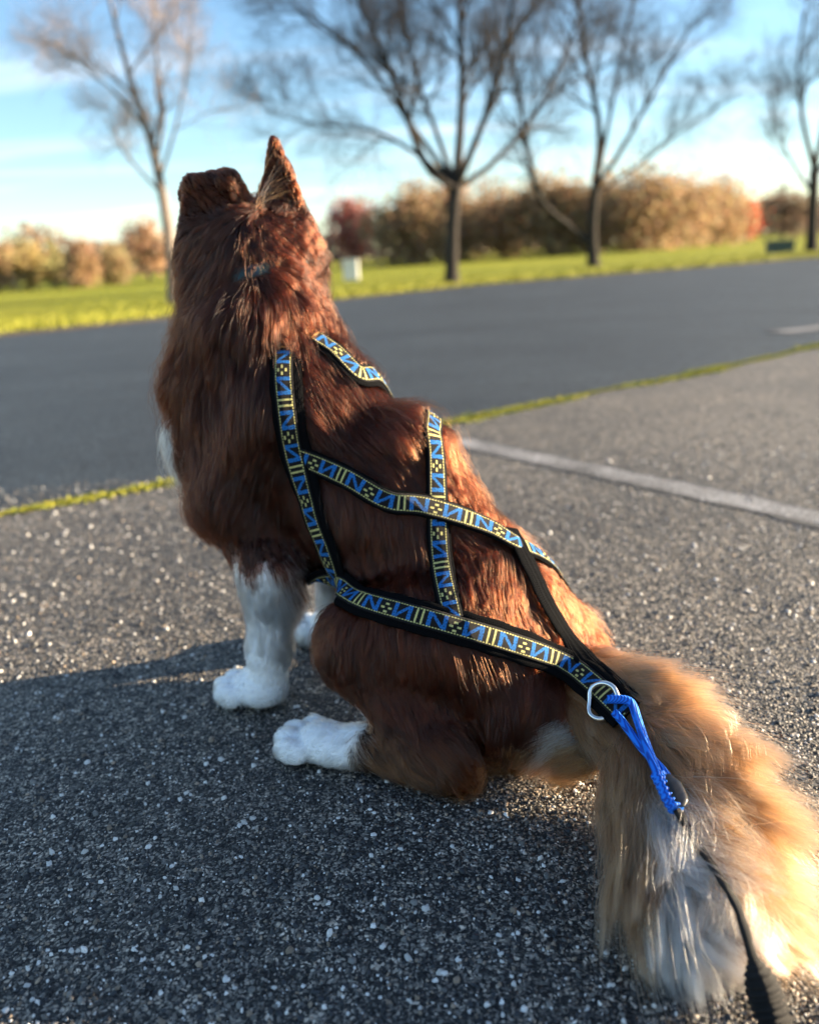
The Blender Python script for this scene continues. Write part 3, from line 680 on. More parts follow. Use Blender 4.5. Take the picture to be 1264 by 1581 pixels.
NW = 20      # cells across the webbing
CELL = .0012
def web_pattern(nl, phase=0):
    """woven picture, one colour for each thread cell: yellow stitched borders, blue N marks, paired bars, dashes"""
    K, Y, B, D = (.004, .004, .005), (.60, .55, .21), (.013, .155, .47), (.006, .035, .12)
    img = np.zeros((nl, NW, 3)); img[:] = K
    r = np.random.default_rng(33 + phase); per = 70
    for a in range(nl):
        q = (a + phase) % per
        if q % 3 != 2: img[a, 2] = img[a, NW - 3] = Y
        def letter(k, rev):
            for w in range(3, 17):
                t = (w - 3) / 13.0; t = 1 - t if rev else t
                dgl = abs(k - (2.5 + t * 13)) < 2.1
                if k < 4 or k > 14 or dgl: img[a, w] = B if (w * 7 + k * 3) % 9 else D
        if 1 <= q < 20: letter(q - 1, False)
        elif 36 <= q < 55: letter(q - 36, True)
        elif q in (24, 25, 30, 31): img[a, 3:17] = Y
        elif 57 <= q < 69:
            k = q - 57
            for w in (4, 5, 8, 9, 12, 13):
                if (k // 4 + w // 4) % 2 == 0: img[a, w] = Y
        img[a] *= r.uniform(.8, 1.2, (NW, 1))
    return img
def frames(P, off, nrm=None):
    T = np.gradient(P, axis=0); T /= np.linalg.norm(T, axis=1)[:, None]
    N_ = grad(P, .012) if nrm is None else np.broadcast_to(np.asarray(nrm, float), P.shape).copy()
    for _ in range(10): N_[1:-1] = (N_[:-2] + N_[1:-1] * 2 + N_[2:]) / 4
    N_ -= T * (N_ * T).sum(1)[:, None]; N_ /= np.linalg.norm(N_, axis=1)[:, None]
    return T, N_, np.cross(N_, T)
def add_uv(o, U):
    me = o.data; uv = me.uv_layers.new(name='UVMap'); li = np.zeros(len(me.loops), np.int32); me.loops.foreach_get('vertex_index', li)
    uv.data.foreach_set('uv', np.asarray(U, np.float32)[li].ravel())
def webbing(name, P, parent, width=.0235, th=.0014, lift=0.0, phase=0, plain=False, nrm=None, arch=.0012):
    n = max(int(plen(P) / CELL), 8); P = smooth_path(P[::max(len(P) // 60, 1)] if len(P) > 120 else P, n + 1)
    T, N_, B_ = frames(P, 0, nrm)
    w = np.linspace(-.5, .5, NW + 1); cam_ = arch * (1 - (2 * w) ** 2)
    top = P[:, None, :] + B_[:, None, :] * (w * width)[None, :, None] + N_[:, None, :] * (lift + th + cam_)[None, :, None]
    bot = P[:, None, :] + B_[:, None, :] * (w[[0, -1]] * width)[None, :, None] + N_[:, None, :] * lift
    k = NW + 3; V = np.concatenate([top, bot], 1)               # row: top 0..NW, bottom left NW+1, bottom right NW+2
    i = (np.arange(n) * k)[:, None]; j = np.arange(NW)[None, :]
    Qt = np.stack([i + j, i + j + 1, i + k + j + 1, i + k + j], -1).reshape(-1, 4)[:, ::-1]
    i = i[:, 0]
    Qs = np.concatenate([np.stack([i + NW + 1, i, i + k, i + k + NW + 1], 1), np.stack([i + NW, i + NW + 2, i + k + NW + 2, i + k + NW], 1), np.stack([i + NW + 2, i + NW + 1, i + k + NW + 1, i + k + NW + 2], 1)])
    e = n * k
    caps = np.array([[0, NW + 1, NW + 2, NW], [e + NW, e + NW + 2, e + NW + 1, e]])
    C = np.concatenate([web_pattern(n, phase).reshape(-1, 3) if not plain else np.tile([[.010, .010, .012]], (n * NW, 1)), np.tile([[.005, .005, .006]], (len(Qs) + 2, 1))])
    o = mesh_np(name, V.reshape(-1, 3), [np.concatenate([Qt[:, ::-1], Qs, caps])], M_WEB, parent, C)
    s = np.arange(n + 1) * CELL; U = np.zeros((n + 1, k, 2)); U[:, :, 0] = s[:, None]; U[:, :NW + 1, 1] = w * width; U[:, NW + 1, 1] = -width / 2; U[:, NW + 2, 1] = width / 2
    add_uv(o, U.reshape(-1, 2)); return o
def pad(name, P, parent, width=.036, th=.005, shift=0.0, lift=-.004, nrm=None, mat=None):
    n = max(int(plen(P) / .006), 8); P = smooth_path(P[::max(len(P) // 60, 1)] if len(P) > 120 else P, n)
    T, N_, B_ = frames(P, 0, nrm); k = 14; a = np.linspace(0, 2 * math.pi, k, endpoint=False)
    cx = np.sign(np.cos(a)) * np.abs(np.cos(a)) ** .55 * width / 2; cz = np.sign(np.sin(a)) * np.abs(np.sin(a)) ** .7 * th / 2
    wob = 1 + .03 * np.sin(np.arange(n) * .9)
    V = P[:, None, :] + B_[:, None, :] * (shift + cx[None, :] * wob[:, None])[:, :, None] + N_[:, None, :] * (lift + th / 2 + cz)[None, :, None]
    i = (np.arange(n - 1) * k)[:, None]; j = np.arange(k)[None, :]; j2 = (j + 1) % k
    Q = np.stack([i + j, i + j2, i + k + j2, i + k + j], -1).reshape(-1, 4)
    o = mesh_np(name, V.reshape(-1, 3), [Q, np.arange(k)[None, :], (np.arange(k)[::-1] + (n - 1) * k)[None, :]], mat or M_PAD, parent, None, True)
    U = np.zeros((n, k, 2)); U[:, :, 0] = (np.arange(n) * .006)[:, None]; U[:, :, 1] = np.cumsum(np.full(k, (2 * width) / k)); add_uv(o, U.reshape(-1, 2)); return o

STRAP_PTS = []        # (points, half width, height hair may reach there)
def lay(pix, off=.010, extra_before=None, extra_after=None, n=80, it=3, sm=4):
    P, _ = march(pix, off)
    if extra_before is not None: P = np.concatenate([settle(np.asarray(extra_before, float), off), P])
    if extra_after is not None: P = np.concatenate([P, settle(np.asarray(extra_after, float), off)])
    P = smooth_path(P, n)
    for _ in range(sm): P[1:-1] = (P[:-2] + 2 * P[1:-1] + P[2:]) / 4
    for _ in range(it):
        s = sdf(P); P = P + grad(P) * np.clip(off - s, 0, None)[:, None]
    return P
def mirror(P): return np.asarray(P) * np.array([1, -1, 1])

harness = empty('dog_harness', tuple(DOG_O), TH); tag(harness, 'blue, yellow and black patterned webbing harness worn by the dog', 'harness')
def sink(P, n0, d):
    """the first n0 points lie deeper, under the ruff"""
    k = np.clip(1 - np.arange(len(P)) / n0, 0, 1); return P - grad(P) * (k * d)[:, None]
S1 = sink(lay([(437, 495), (437, 540), (438, 600), (450, 690), (474, 775), (500, 850), (521, 905)], .011), 14, .012)
S2v = sink(lay([(466, 495), (488, 513), (524, 545), (556, 577)], .012, extra_after=[(-.158, -.02, .45), (-.155, -.06, .42), (-.15, -.09, .36), (-.17, -.09, .27), (-.152, -.097, .2)]), 10, .010)
S3 = lay([(462, 706), (492, 718), (540, 740), (598, 773), (650, 779), (708, 795), (760, 815), (796, 836)], .013, extra_after=[(-.384, -.03, .222), (-.390, -.075, .175), (-.385, -.10, .12)], sm=2)
S3 = sink(S3[::-1], 30, .012)[::-1]
S4 = lay([(668, 664), (673, 700), (675, 760), (677, 830), (684, 890), (699, 955)], .0105, extra_before=[(-.18, -.105, .24), (-.19, -.085, .32), (-.212, -.045, .38)])
S5 = lay([(545, 921), (620, 944), (700, 966), (800, 996), (870, 1022), (912, 1052), (940, 1078), (966, 1103)], .011, extra_before=[(-.035, -.02, .215), (-.06, .03, .200), (-.095, .075, .190), (-.135, .10, .195)])
S6 = lay([(788, 816), (812, 862), (842, 925), (876, 982), (910, 1022), (956, 1058), (986, 1082)], .012)
S6 = sink(S6[::-1], 34, .009)[::-1]
S7 = settle(mirror(S5[6:50]), .011)
for nm, P, wd, sh, ph in (('shoulder_strap', S1, .040, .003, 0), ('shoulder_strap', S2v, .036, 0, 10), ('back_strap', S3, .029, 0, 46), ('girth_strap', S4, .029, 0, 16), ('side_strap', S5, .040, 0, 20), ('side_strap', S7, .040, 0, 5)):
    w_ = webbing(nm, P, harness, phase=ph)
    pd = pad('padding', P, w_, wd, .0055 if wd > .03 else .003, sh, -.0055 if wd > .03 else -.003)
pad('back_strap', S6, harness, .027, .004, 0, -.002)
for P, hw in ((S1[12:], .019), (S2v[8:], .017), (S3, .014), (S4, .014), (S5, .019), (S6, .014), (S7, .018)): STRAP_PTS.append((P, hw, .0045))
# ring of padding round the base of the neck, mostly under the ruff
def neck_ring(c, ax_, off, n=60):
    a = np.array(ax_, float); a /= np.linalg.norm(a); u = np.cross(a, [0, 1, 0]); u /= np.linalg.norm(u); v = np.cross(a, u); out = []
    th = np.linspace(0, 2 * math.pi, n, endpoint=False); D_ = np.cos(th)[:, None] * u + np.sin(th)[:, None] * v
    t = np.full(n, .03)
    for _ in range(120): s_ = sdf(c + D_ * t[:, None]) - off; t += np.clip(-s_ * .7, -.01, .01)
    P = c + D_ * t[:, None]
    for _ in range(3): P = (np.roll(P, 1, 0) + 2 * P + np.roll(P, -1, 0)) / 4
    return np.concatenate([P, P[:1]])
NR = neck_ring(np.array([-.012, 0, .478]), (.45, 0, .9), .003); pad('neck_loop', NR, harness, .03, .006, 0, -.004)
kk = np.argmin(np.linalg.norm(NR - march([(352, 520)], .01)[0], axis=1)); STRAP_PTS.append((NR[kk:kk + 2], .011, .004))

collar = empty('dog_collar', tuple(DOG_O), TH); tag(collar, 'teal patterned collar half buried in the ruff of the dog', 'collar')
cp, _ = march([(388, 436)], .012); CN = neck_ring(np.array([.012, -.010, cp[0][2] + .004]), (.22, 0, .95), .001)
mt = Mat('teal_collar', .55, spec=.4); nt = mt.node('ShaderNodeTexVoronoi', {'Vector': mt.coord(), 'Scale': 150.0}).outputs['Color']
mt.link(mt.mix(.5, (.010, .05, .075), nt, 'MULTIPLY'), 'Base Color')
cb = pad('band', CN, collar, .017, .003, 0, -.001, mat=mt.m)
qb = CN[np.argmax(CN[:, 0])]; bk = bevel_box('buckle', (.012, .030, .020), M_BLACK, collar, tuple(qb), .003)
kk = np.argsort(np.linalg.norm(CN[:-1] - march([(388, 436)], .012)[0], axis=1))[:6]; STRAP_PTS.append((CN[kk], .0042, .0005))
m_chr = Mat('polished_steel', .22, 1.0).set('Base Color', (.72, .71, .69, 1)).m
# carabiner clipped round the tail end of the harness
loop_px = [(910, 1082, .016), (911, 1066, .019), (920, 1057, .021), (934, 1055, .022), (947, 1062, .021), (954, 1077, .017), (950, 1094, .006), (938, 1106, .008), (924, 1110, .014), (912, 1104, .016), (909, 1094, .016)]
LP = np.array([march([(a, b)], o)[0][0] for a, b, o in loop_px]); cen = LP.mean(0)
carabiner = empty('carabiner', tuple(DOG_O), TH); tag(carabiner, 'silver metal carabiner clipped at the tail end of the harness', 'carabiner')
ring = smooth_path(np.concatenate([LP[6:], LP[:6]]), 60); g = Geo(); g.tube(ring, .0028, 10); g.build('hook', m_chr, carabiner, True)
g = Geo(); gate = smooth_path([LP[5], LP[5] * .5 + LP[6] * .5, LP[6]], 12); g.tube(gate, .0022, 8); g.build('gate', m_chr, carabiner, True)
STRAP_PTS.append((ring[::3], .006, .006))

# blue rope loop
mr = Mat('blue_braided_rope', .6, spec=.3); ur = mr.coord('Object')
w1 = mr.node('ShaderNodeTexWave', {'Vector': ur, 'Scale': 170.0, 'Distortion': 1.0}, bands_direction='DIAGONAL').outputs['Fac']
mr.link(mr.ramp(w1, [(.15, (.004, .06, .40)), (.6, (.010, .20, .86))]), 'Base Color'); mr.bump(w1, .7, .001)
rope = empty('tug_rope', tuple(DOG_O), TH); tag(rope, 'bright blue braided rope loop hitched through the harness end', 'rope')
RA = lay([(938, 1080), (956, 1080), (974, 1084), (984, 1112), (996, 1146), (1008, 1178), (1020, 1206), (1028, 1232)], .019, n=60)
RB = lay([(948, 1100), (957, 1110), (972, 1130), (993, 1158), (1014, 1180), (1030, 1200), (1040, 1222)], .016, n=60)
g = Geo(); g.tube(RA, .0046, 12); g.build('strand', mr.m, rope, True)
g = Geo(); g.tube(RB, .0044, 12); g.build('strand', mr.m, rope, True)
g = Geo(); KN = lay([(1016, 1196), (1026, 1216), (1034, 1234), (1044, 1250)], .019, n=30); g.tube(KN, .0075 + .0007 * np.sin(np.arange(30) * 1.4), 14, flat=.8); g.build('whipped_splice', mr.m, rope, True)
m_tab = Mat('black_vinyl', .3, spec=.5).set('Base Color', (.010, .010, .012, 1)).m
TB = lay([(1030, 1196), (1040, 1212), (1047, 1228), (1051, 1246)], .023, n=24); g = Geo(); g.tube(TB, np.interp(np.linspace(0, 1, 24), [0, .3, .8, 1], [.003, .008, .008, .003]), 10, flat=.25, up=(0, 0, 1)); g.build('tab', m_tab, rope, True)
for P in (RA, RB, KN): STRAP_PTS.append((P[::2], .007, .007))

# black bungee leash leaving through the tail hair
leash = empty('bungee_leash', tuple(DOG_O), TH); tag(leash, 'black bungee leash with a ruched sleeve emerging from the tail hair', 'leash')
ml = Mat('black_nylon', .75, spec=.25); wl_ = ml.node('ShaderNodeTexWave', {'Vector': ml.coord(), 'Scale': 260.0, 'Distortion': 2.0}).outputs['Fac']
ml.link(ml.ramp(wl_, [(.2, (.006, .006, .007)), (.8, (.022, .021, .021))]), 'Base Color'); ml.bump(wl_, .8, .001)
LC = smooth_path([KN[-1], GX(1075, 1300, .085), GX(1128, 1382, .092), GX(1146, 1425, .085), GX(1158, 1468, .072), GX(1166, 1490, .062)], 60)
g = Geo(); g.tube(LC, .0042 + .0004 * np.sin(np.arange(60) * .8), 10, flat=.6); g.build('webbing', ml.m, leash, True)
LS = smooth_path([GX(1162, 1480, .066), GX(1172, 1510, .055), GX(1186, 1550, .040), GX(1204, 1600, .026), GX(1235, 1680, .018), GX(1300, 1800, .017)], 150)
rr = np.interp(np.linspace(0, 1, 150), [0, .05, .15, 1], [.004, .009, .0135, .0145]) * (1 + .10 * np.sin(np.arange(150) * 1.25 + 1.5 * np.sin(np.arange(150) * .21)) + .05 * np.random.default_rng(4).normal(size=150))
g = Geo(); g.tube(LS, rr, 18, flat=.85); g.build('ruched_sleeve', ml.m, leash, True)
STRAP_PTS.append((LC[26::2], .008, .05)); STRAP_PTS.append((LS[::4], .016, .02))

# field: distance to the nearest strap, and how high hair may stand there
SF = np.full(NG, .05, np.float32); SH = np.full(NG, .2, np.float32)
for P, hw, ht in STRAP_PTS:
    Pd = smooth_path(P, max(int(plen(P) / .004), 2)) if len(P) > 2 else P
    for p_ in Pd:
        s_, X = blk(p_, p_, hw + .010); d_ = np.linalg.norm(X - p_.astype(np.float32), axis=-1) - hw
        m_ = d_ < SF[s_]; SF[s_] = np.where(m_, d_, SF[s_]); SH[s_] = np.where(m_, ht, SH[s_])

# ------------------------------------------------------------------ coat: hair strands combed after the photograph
# strokes in photograph pixels: x0, y0, x1, y1, length (m), lift
STROKES = [
 # head and ruff
 (385,325,370,350,0.020,0.17),(350,330,320,350,0.020,0.17),(300,360,286,400,0.027,0.20),(330,370,310,410,0.030,0.17),(360,365,350,405,0.030,0.17),
 (400,345,440,375,0.031,0.14),(430,360,475,395,0.033,0.13),(400,390,455,415,0.038,0.13),(455,400,495,430,0.037,0.13),(480,390,500,440,0.031,0.17),(470,345,485,375,0.022,0.13),
 (300,430,284,480,0.052,0.47),(335,420,325,460,0.046,0.27),(370,410,350,440,0.037,0.20),(420,425,470,450,0.048,0.22),(480,450,508,490,0.046,0.41),
 (300,480,282,540,0.066,0.61),(340,470,325,530,0.071,0.61),(380,465,375,530,0.071,0.61),(420,460,430,525,0.071,0.61),(460,465,490,515,0.066,0.56),(495,480,512,520,0.049,0.53),
 (290,540,272,590,0.060,0.70),(330,530,325,600,0.054,0.44),(380,530,385,600,0.054,0.39),
 # ears
 (446,320,430,235,.012,.15),(425,300,420,240,.014,.15),(335,318,312,284,.012,.10),(352,308,338,281,.011,.10),(308,315,290,290,.011,.10),
 # neck side and shoulder
 (310,620,318,700,.042,.14),(350,600,352,700,.042,.12),(395,600,400,700,.042,.12),(310,710,318,770,.036,.16),(345,720,350,790,.038,.14),(400,690,375,740,.036,.18),
 (380,750,366,810,.036,.16),(420,760,438,850,.042,.16),(365,820,385,865,.013,.2),(410,830,425,880,.014,.22),(450,830,470,890,.016,.2),
 # mane along the back
 (480,550,540,590,.050,.12),(470,600,540,640,.055,.16),(470,650,545,680,.055,.24),(540,600,600,635,.050,.14),(560,640,625,665,.055,.25),(600,640,645,680,.045,.30),
 (590,690,640,700,.035,.3),(510,690,570,700,.040,.25),(560,720,620,745,.028,.25),(620,720,650,755,.028,.25),
 # flank
 (500,760,520,840,.036,.10),(540,790,565,880,.036,.10),(590,810,610,890,.034,.10),(560,860,590,915,.032,.12),(640,830,650,900,.030,.12),
 # back and rump
 (710,710,745,765,.030,.22),(760,780,790,820,.024,.2),(720,850,725,930,.036,.2),(760,860,745,930,.040,.26),(790,880,780,950,.040,.26),(850,880,875,940,.024,.18),(880,940,905,1000,.026,.2),(840,960,850,1000,.036,.22),(905,1000,930,1035,.028,.2),
 # thigh and hind leg
 (520,960,505,1000,.024,.3),(560,980,548,1040,.028,.14),(620,1000,612,1070,.032,.12),(690,1010,700,1080,.034,.12),(760,1030,770,1100,.038,.16),(820,1050,815,1120,.042,.22),(870,1060,860,1130,.045,.28),
 (560,1060,590,1110,.024,.12),(640,1090,650,1140,.030,.12),(720,1110,728,1170,.036,.2),(780,1120,770,1170,.050,.3),(760,1160,765,1195,.045,.35),(830,1140,800,1185,.06,.35),(850,1170,800,1195,.06,.3),
 (590,1120,640,1160,.020,.12),(640,1160,690,1190,.030,.2),(690,1180,712,1208,.034,.28),
 (520,1115,470,1125,.0045,.1),(480,1120,455,1135,.004,.1),
 # front leg
 (395,890,402,950,.026,.16),(430,890,440,960,.036,.22),(455,900,466,970,.055,.32),(410,970,412,1020,.016,.16),(440,980,448,1030,.028,.22),(415,1030,395,1060,.006,.08),(380,1065,355,1075,.004,.08),(430,1050,425,1080,.006,.1),
]
HEAD_N = 30
s0 = [(a, b) for a, b, *_ in STROKES]; s1 = [(c, d) for _, _, c, d, *_ in STROKES]
A0, _ = march(s0); A1, h1 = march(s1)
AD = A1 - A0; AD /= np.linalg.norm(AD, axis=1)[:, None] + 1e-9
LS_ = np.array([s[4] for s in STROKES]); LS_ = np.where(LS_ > .02, LS_ * np.where(np.arange(len(LS_)) < HEAD_N, 1.15, 1.5), LS_); FS_ = np.array([s[5] for s in STROKES]) * .85
AP, ADr, AL, AF = [A0], [AD], [LS_], [FS_]
AP.append(mirror(A0[HEAD_N:])); ADr.append(mirror(AD[HEAD_N:])); AL.append(AL[0][HEAD_N:]); AF.append(AF[0][HEAD_N:])
# parts the photograph hides: chest, belly, face
hid = [((.10, .06, .395), (.35, .35, -1), .075, .7), ((.10, .04, .35), (.35, .3, -1), .075, .7), ((.09, 0, .42), (0, 0, -1), .06, .3), ((.08, .03, .34), (0, 0, -1), .06, .3), ((.05, 0, .27), (-.4, 0, -1), .05, .25), ((-.12, 0, .17), (-1, 0, -.2), .025, .15), ((-.42, 0, .06), (-.3, .0, -1), .05, .3)]
for p_, d_, l_, f_ in hid: AP.append(np.array([p_])); ADr.append(np.array([d_], float)); AL.append(np.array([l_])); AF.append(np.array([f_]))
for s in (1, -1):
    for a, b, d_, l_ in ((.03, .06, -hf * .8 + hl * s * .5 - hu * .3, .035), (.10, .03, -hf + hl * s * .2, .012), (.15, .015, -hf, .006)):
        AP.append((HC + hf * a + hl * s * b - hu * .02)[None]); ADr.append(d_[None]); AL.append(np.array([l_])); AF.append(np.array([.2]))
AP = np.concatenate(AP); ADr = np.concatenate(ADr); ADr /= np.linalg.norm(ADr, axis=1)[:, None]; AL = np.concatenate(AL); AF = np.concatenate(AF)

fr = np.random.default_rng(77)
def mesh_samples(n, wfun=None):
    tri = np.concatenate([BQ[:, [0, 1, 2]], BQ[:, [0, 2, 3]]]); a, b, c = BV[tri[:, 0]], BV[tri[:, 1]], BV[tri[:, 2]]
    ar = np.linalg.norm(np.cross(b - a, c - a), axis=1)
    if wfun is not None: ar = ar * wfun((a + b + c) / 3)
    k = fr.choice(len(tri), n, p=ar / ar.sum()); u, v = fr.random((2, n)); m = u + v > 1; u[m] = 1 - u[m]; v[m] = 1 - v[m]
    return a[k] + (b[k] - a[k]) * u[:, None] + (c[k] - a[k]) * v[:, None]
def is_tail(P):
    u, d = tail_u(P); return (P[:, 0] < -.455) & (d < .05)
def comb(P):
    D_ = np.zeros_like(P); Ln = np.zeros(len(P)); Lf = np.zeros(len(P))
    for i in range(0, len(P), 20000):
        d2 = ((P[i:i + 20000, None, :] - AP[None]) ** 2).sum(2) + 1e-5; w = d2 ** -2.0; w /= w.sum(1)[:, None]
        D_[i:i + 20000] = w @ ADr; Ln[i:i + 20000] = w @ AL; Lf[i:i + 20000] = w @ AF
    return D_ / (np.linalg.norm(D_, axis=1)[:, None] + 1e-9), Ln, Lf
def vnoise(P, sc, seed):
    """smooth vector noise from a few random waves"""
    r = np.random.default_rng(seed); o = np.zeros_like(P)
    for k in range(6):
        kv = r.normal(size=(3, 3)) * sc; ph = r.uniform(0, 6.28, 3); o += np.sin(P @ kv + ph)
    return o / 2.4
def grow_fur(R, D_, Ln, Lf, npt, tailmode=None):
    """strands that leave the skin, follow the comb and stay outside the body, under straps and above ground"""
    n = len(R); N0 = grad(R); P = np.zeros((n, npt, 3), np.float32); p_ = R - N0 * .0015; P[:, 0] = p_; st = (Ln / (npt - 1))[:, None]
    dirv = D_ - N0 * (D_ * N0).sum(1)[:, None]; dirv /= np.linalg.norm(dirv, axis=1)[:, None] + 1e-9
    for i in range(1, npt):
        t = (i - 1) / (npt - 2)
        Nn = grad(p_) if i % 2 == 1 else Nn
        tg = dirv - Nn * (dirv * Nn).sum(1)[:, None]; tg /= np.linalg.norm(tg, axis=1)[:, None] + 1e-9
        if tailmode is not None: d_ = tailmode(t, p_, dirv)
        else:
            lf = (Lf * (2.2 - 3.0 * t))[:, None]; d_ = tg + Nn * np.clip(lf, -.25, 1.3)
        d_ = d_ + np.array([0, 0, -.10 * t]); d_ /= np.linalg.norm(d_, axis=1)[:, None]
        p_ = p_ + d_ * st
        s_ = sdf(p_); lo = .0008 + .0016 * t
        push = np.clip(lo - s_, 0, .01); p_ = p_ + Nn * push[:, None]
        sf = fld(SF, p_); sh = fld(SH, p_); over = (sf < .002) & (sf > -.05); k = np.clip((.002 - sf) / .004, 0, 1)
        ex = np.clip(s_ - sh, 0, .08) * k * over; p_ = p_ - Nn * ex[:, None]
        p_[:, 2] = np.maximum(p_[:, 2], .0015 + .004 * (fr.random(n) if i == npt - 1 else .5))
        P[:, i] = p_
    return P
def clump(P, R, nc, amt, power=1.5, seed=0):
    """pull tips towards clump guides"""
    r = np.random.default_rng(seed); gi = r.choice(len(R), nc, replace=False); kd = kdtree.KDTree(nc)
    for k, i in enumerate(gi): kd.insert(R[i], k)
    kd.balance(); find = kd.find
    idx = np.fromiter((find(p)[1] for p in R), np.int64, len(R)); g_ = gi[idx]
    off = P[:, 0:1] - P[g_][:, 0:1]; t = np.linspace(0, 1, P.shape[1])[None, :, None]; a = (amt[idx] if np.ndim(amt) else amt)
    a = np.reshape(a, (-1, 1, 1)) * t ** power * (1 - .25 * r.random((len(R), 1, 1)))
    near = np.linalg.norm(off[:, 0], axis=1) < .03
    tgt = P[g_] + off * (1 - t) * .6
    return np.where(near[:, None, None], P * (1 - a) + tgt * a, P), g_
def ground_fix(P):
    P[..., 2] = np.maximum(P[..., 2], .001); return P

mh = bpy.data.materials.new('dog_hair'); mh.use_nodes = True; ht = mh.node_tree
for n_ in list(ht.nodes): ht.nodes.remove(n_)
ha = ht.nodes.new('ShaderNodeAttribute'); ha.attribute_name = 'col'
hb = ht.nodes.new('ShaderNodeBsdfHairPrincipled'); hb.model = 'CHIANG'; hb.parametrization = 'COLOR'
ht.links.new(ha.outputs['Color'], hb.inputs['Color'])
hb.inputs['Roughness'].default_value = .30; hb.inputs['Radial Roughness'].default_value = .45; hb.inputs['Coat'].default_value = 0.0
hb.inputs['Random Roughness'].default_value = .2; hb.inputs['IOR'].default_value = 1.45
ho = ht.nodes.new('ShaderNodeOutputMaterial'); ht.links.new(hb.outputs[0], ho.inputs['Surface'])
def hair_obj(name, P, colr, r0, r1, parent):
    n, k, _ = P.shape; cu = bpy.data.hair_curves.new(name); cu.add_curves([k] * n)
    cu.attributes['position'].data.foreach_set('vector', P.astype(np.float32).ravel())
    t = np.linspace(0, 1, k)[None, :]; rad = (r0 * (1 - t) + r1 * t) * fr.uniform(.7, 1.3, (n, 1))
    (cu.attributes.get('radius') or cu.attributes.new('radius', 'FLOAT', 'POINT')).data.foreach_set('value', rad.astype(np.float32).ravel())
    cc = np.repeat(colr[:, None, :], k, 1) if colr.ndim == 2 else colr
    a = cu.attributes.new('col', 'FLOAT_COLOR', 'POINT'); a.data.foreach_set('color', np.concatenate([cc, np.ones((n, k, 1))], 2).astype(np.float32).ravel())
    cu.materials.append(mh); o = bpy.data.objects.new(name, cu); col.objects.link(o); o.parent = parent; return o

def body_coat(n):
    vis = lambda c: np.where(((c - CAML) * grad(c)).sum(1) < .1, 1.0, .45) * np.where(sdf(c) < 1, 1, 1) * np.where(c[:, 2] < .012, .1, 1) * np.where(is_tail(c), 0.0, 1)
    R = mesh_samples(n, vis); D_, Ln, Lf = comb(R)
    D_ = D_ + vnoise(R, 14, 1) * .16 + vnoise(R, 60, 2) * .14 + fr.normal(0, .06, R.shape)
    Ln = Ln * fr.uniform(.6, 1.15, n) * (1 + .22 * vnoise(R, 45, 31)[:, 0]).clip(.55, 1.5); Lf = Lf * fr.uniform(.6, 1.3, n) + fr.normal(0, .02, n)
    fly = fr.random(n) < .05; Lf = np.where(fly, Lf * 1.7 + .06, Lf); Ln = np.where(fly, Ln * 1.2, Ln)
    cl = np.where(fly, 0.0, 1.0)
    P = grow_fur(R, D_, Ln, Lf, 8)
    Pf = P.copy(); P, g1 = clump(P, R, 9500, .72, 1.0, 1); P, g2 = clump(P, R, 1400, .35, 1.5, 2); P = np.where(fly[:, None, None], .6 * Pf + .4 * P, P)
    t = np.linspace(0, 1, 8)[None, :, None]; P = P + (vnoise(P.reshape(-1, 3), 160, 5).reshape(P.shape) * .0010 + fr.normal(0, .0008, (n, 1, 3))) * t
    c = coat(R, fr); lum = fr.uniform(.65, 1.35, (n, 1)) * np.random.default_rng(8).uniform(.45, 1.8, n)[g1][:, None]
    white = c.min(1) > .5; c = np.where(white[:, None], c * np.clip(lum ** .4, .80, 1.05) * np.array([1, .985, .95]), c * lum)
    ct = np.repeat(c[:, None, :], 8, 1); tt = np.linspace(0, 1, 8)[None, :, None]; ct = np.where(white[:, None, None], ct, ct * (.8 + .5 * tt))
    return ground_fix(P), ct.clip(0, .9)
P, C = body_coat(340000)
hair_obj('coat', P, C, .00023, .00006, dog)

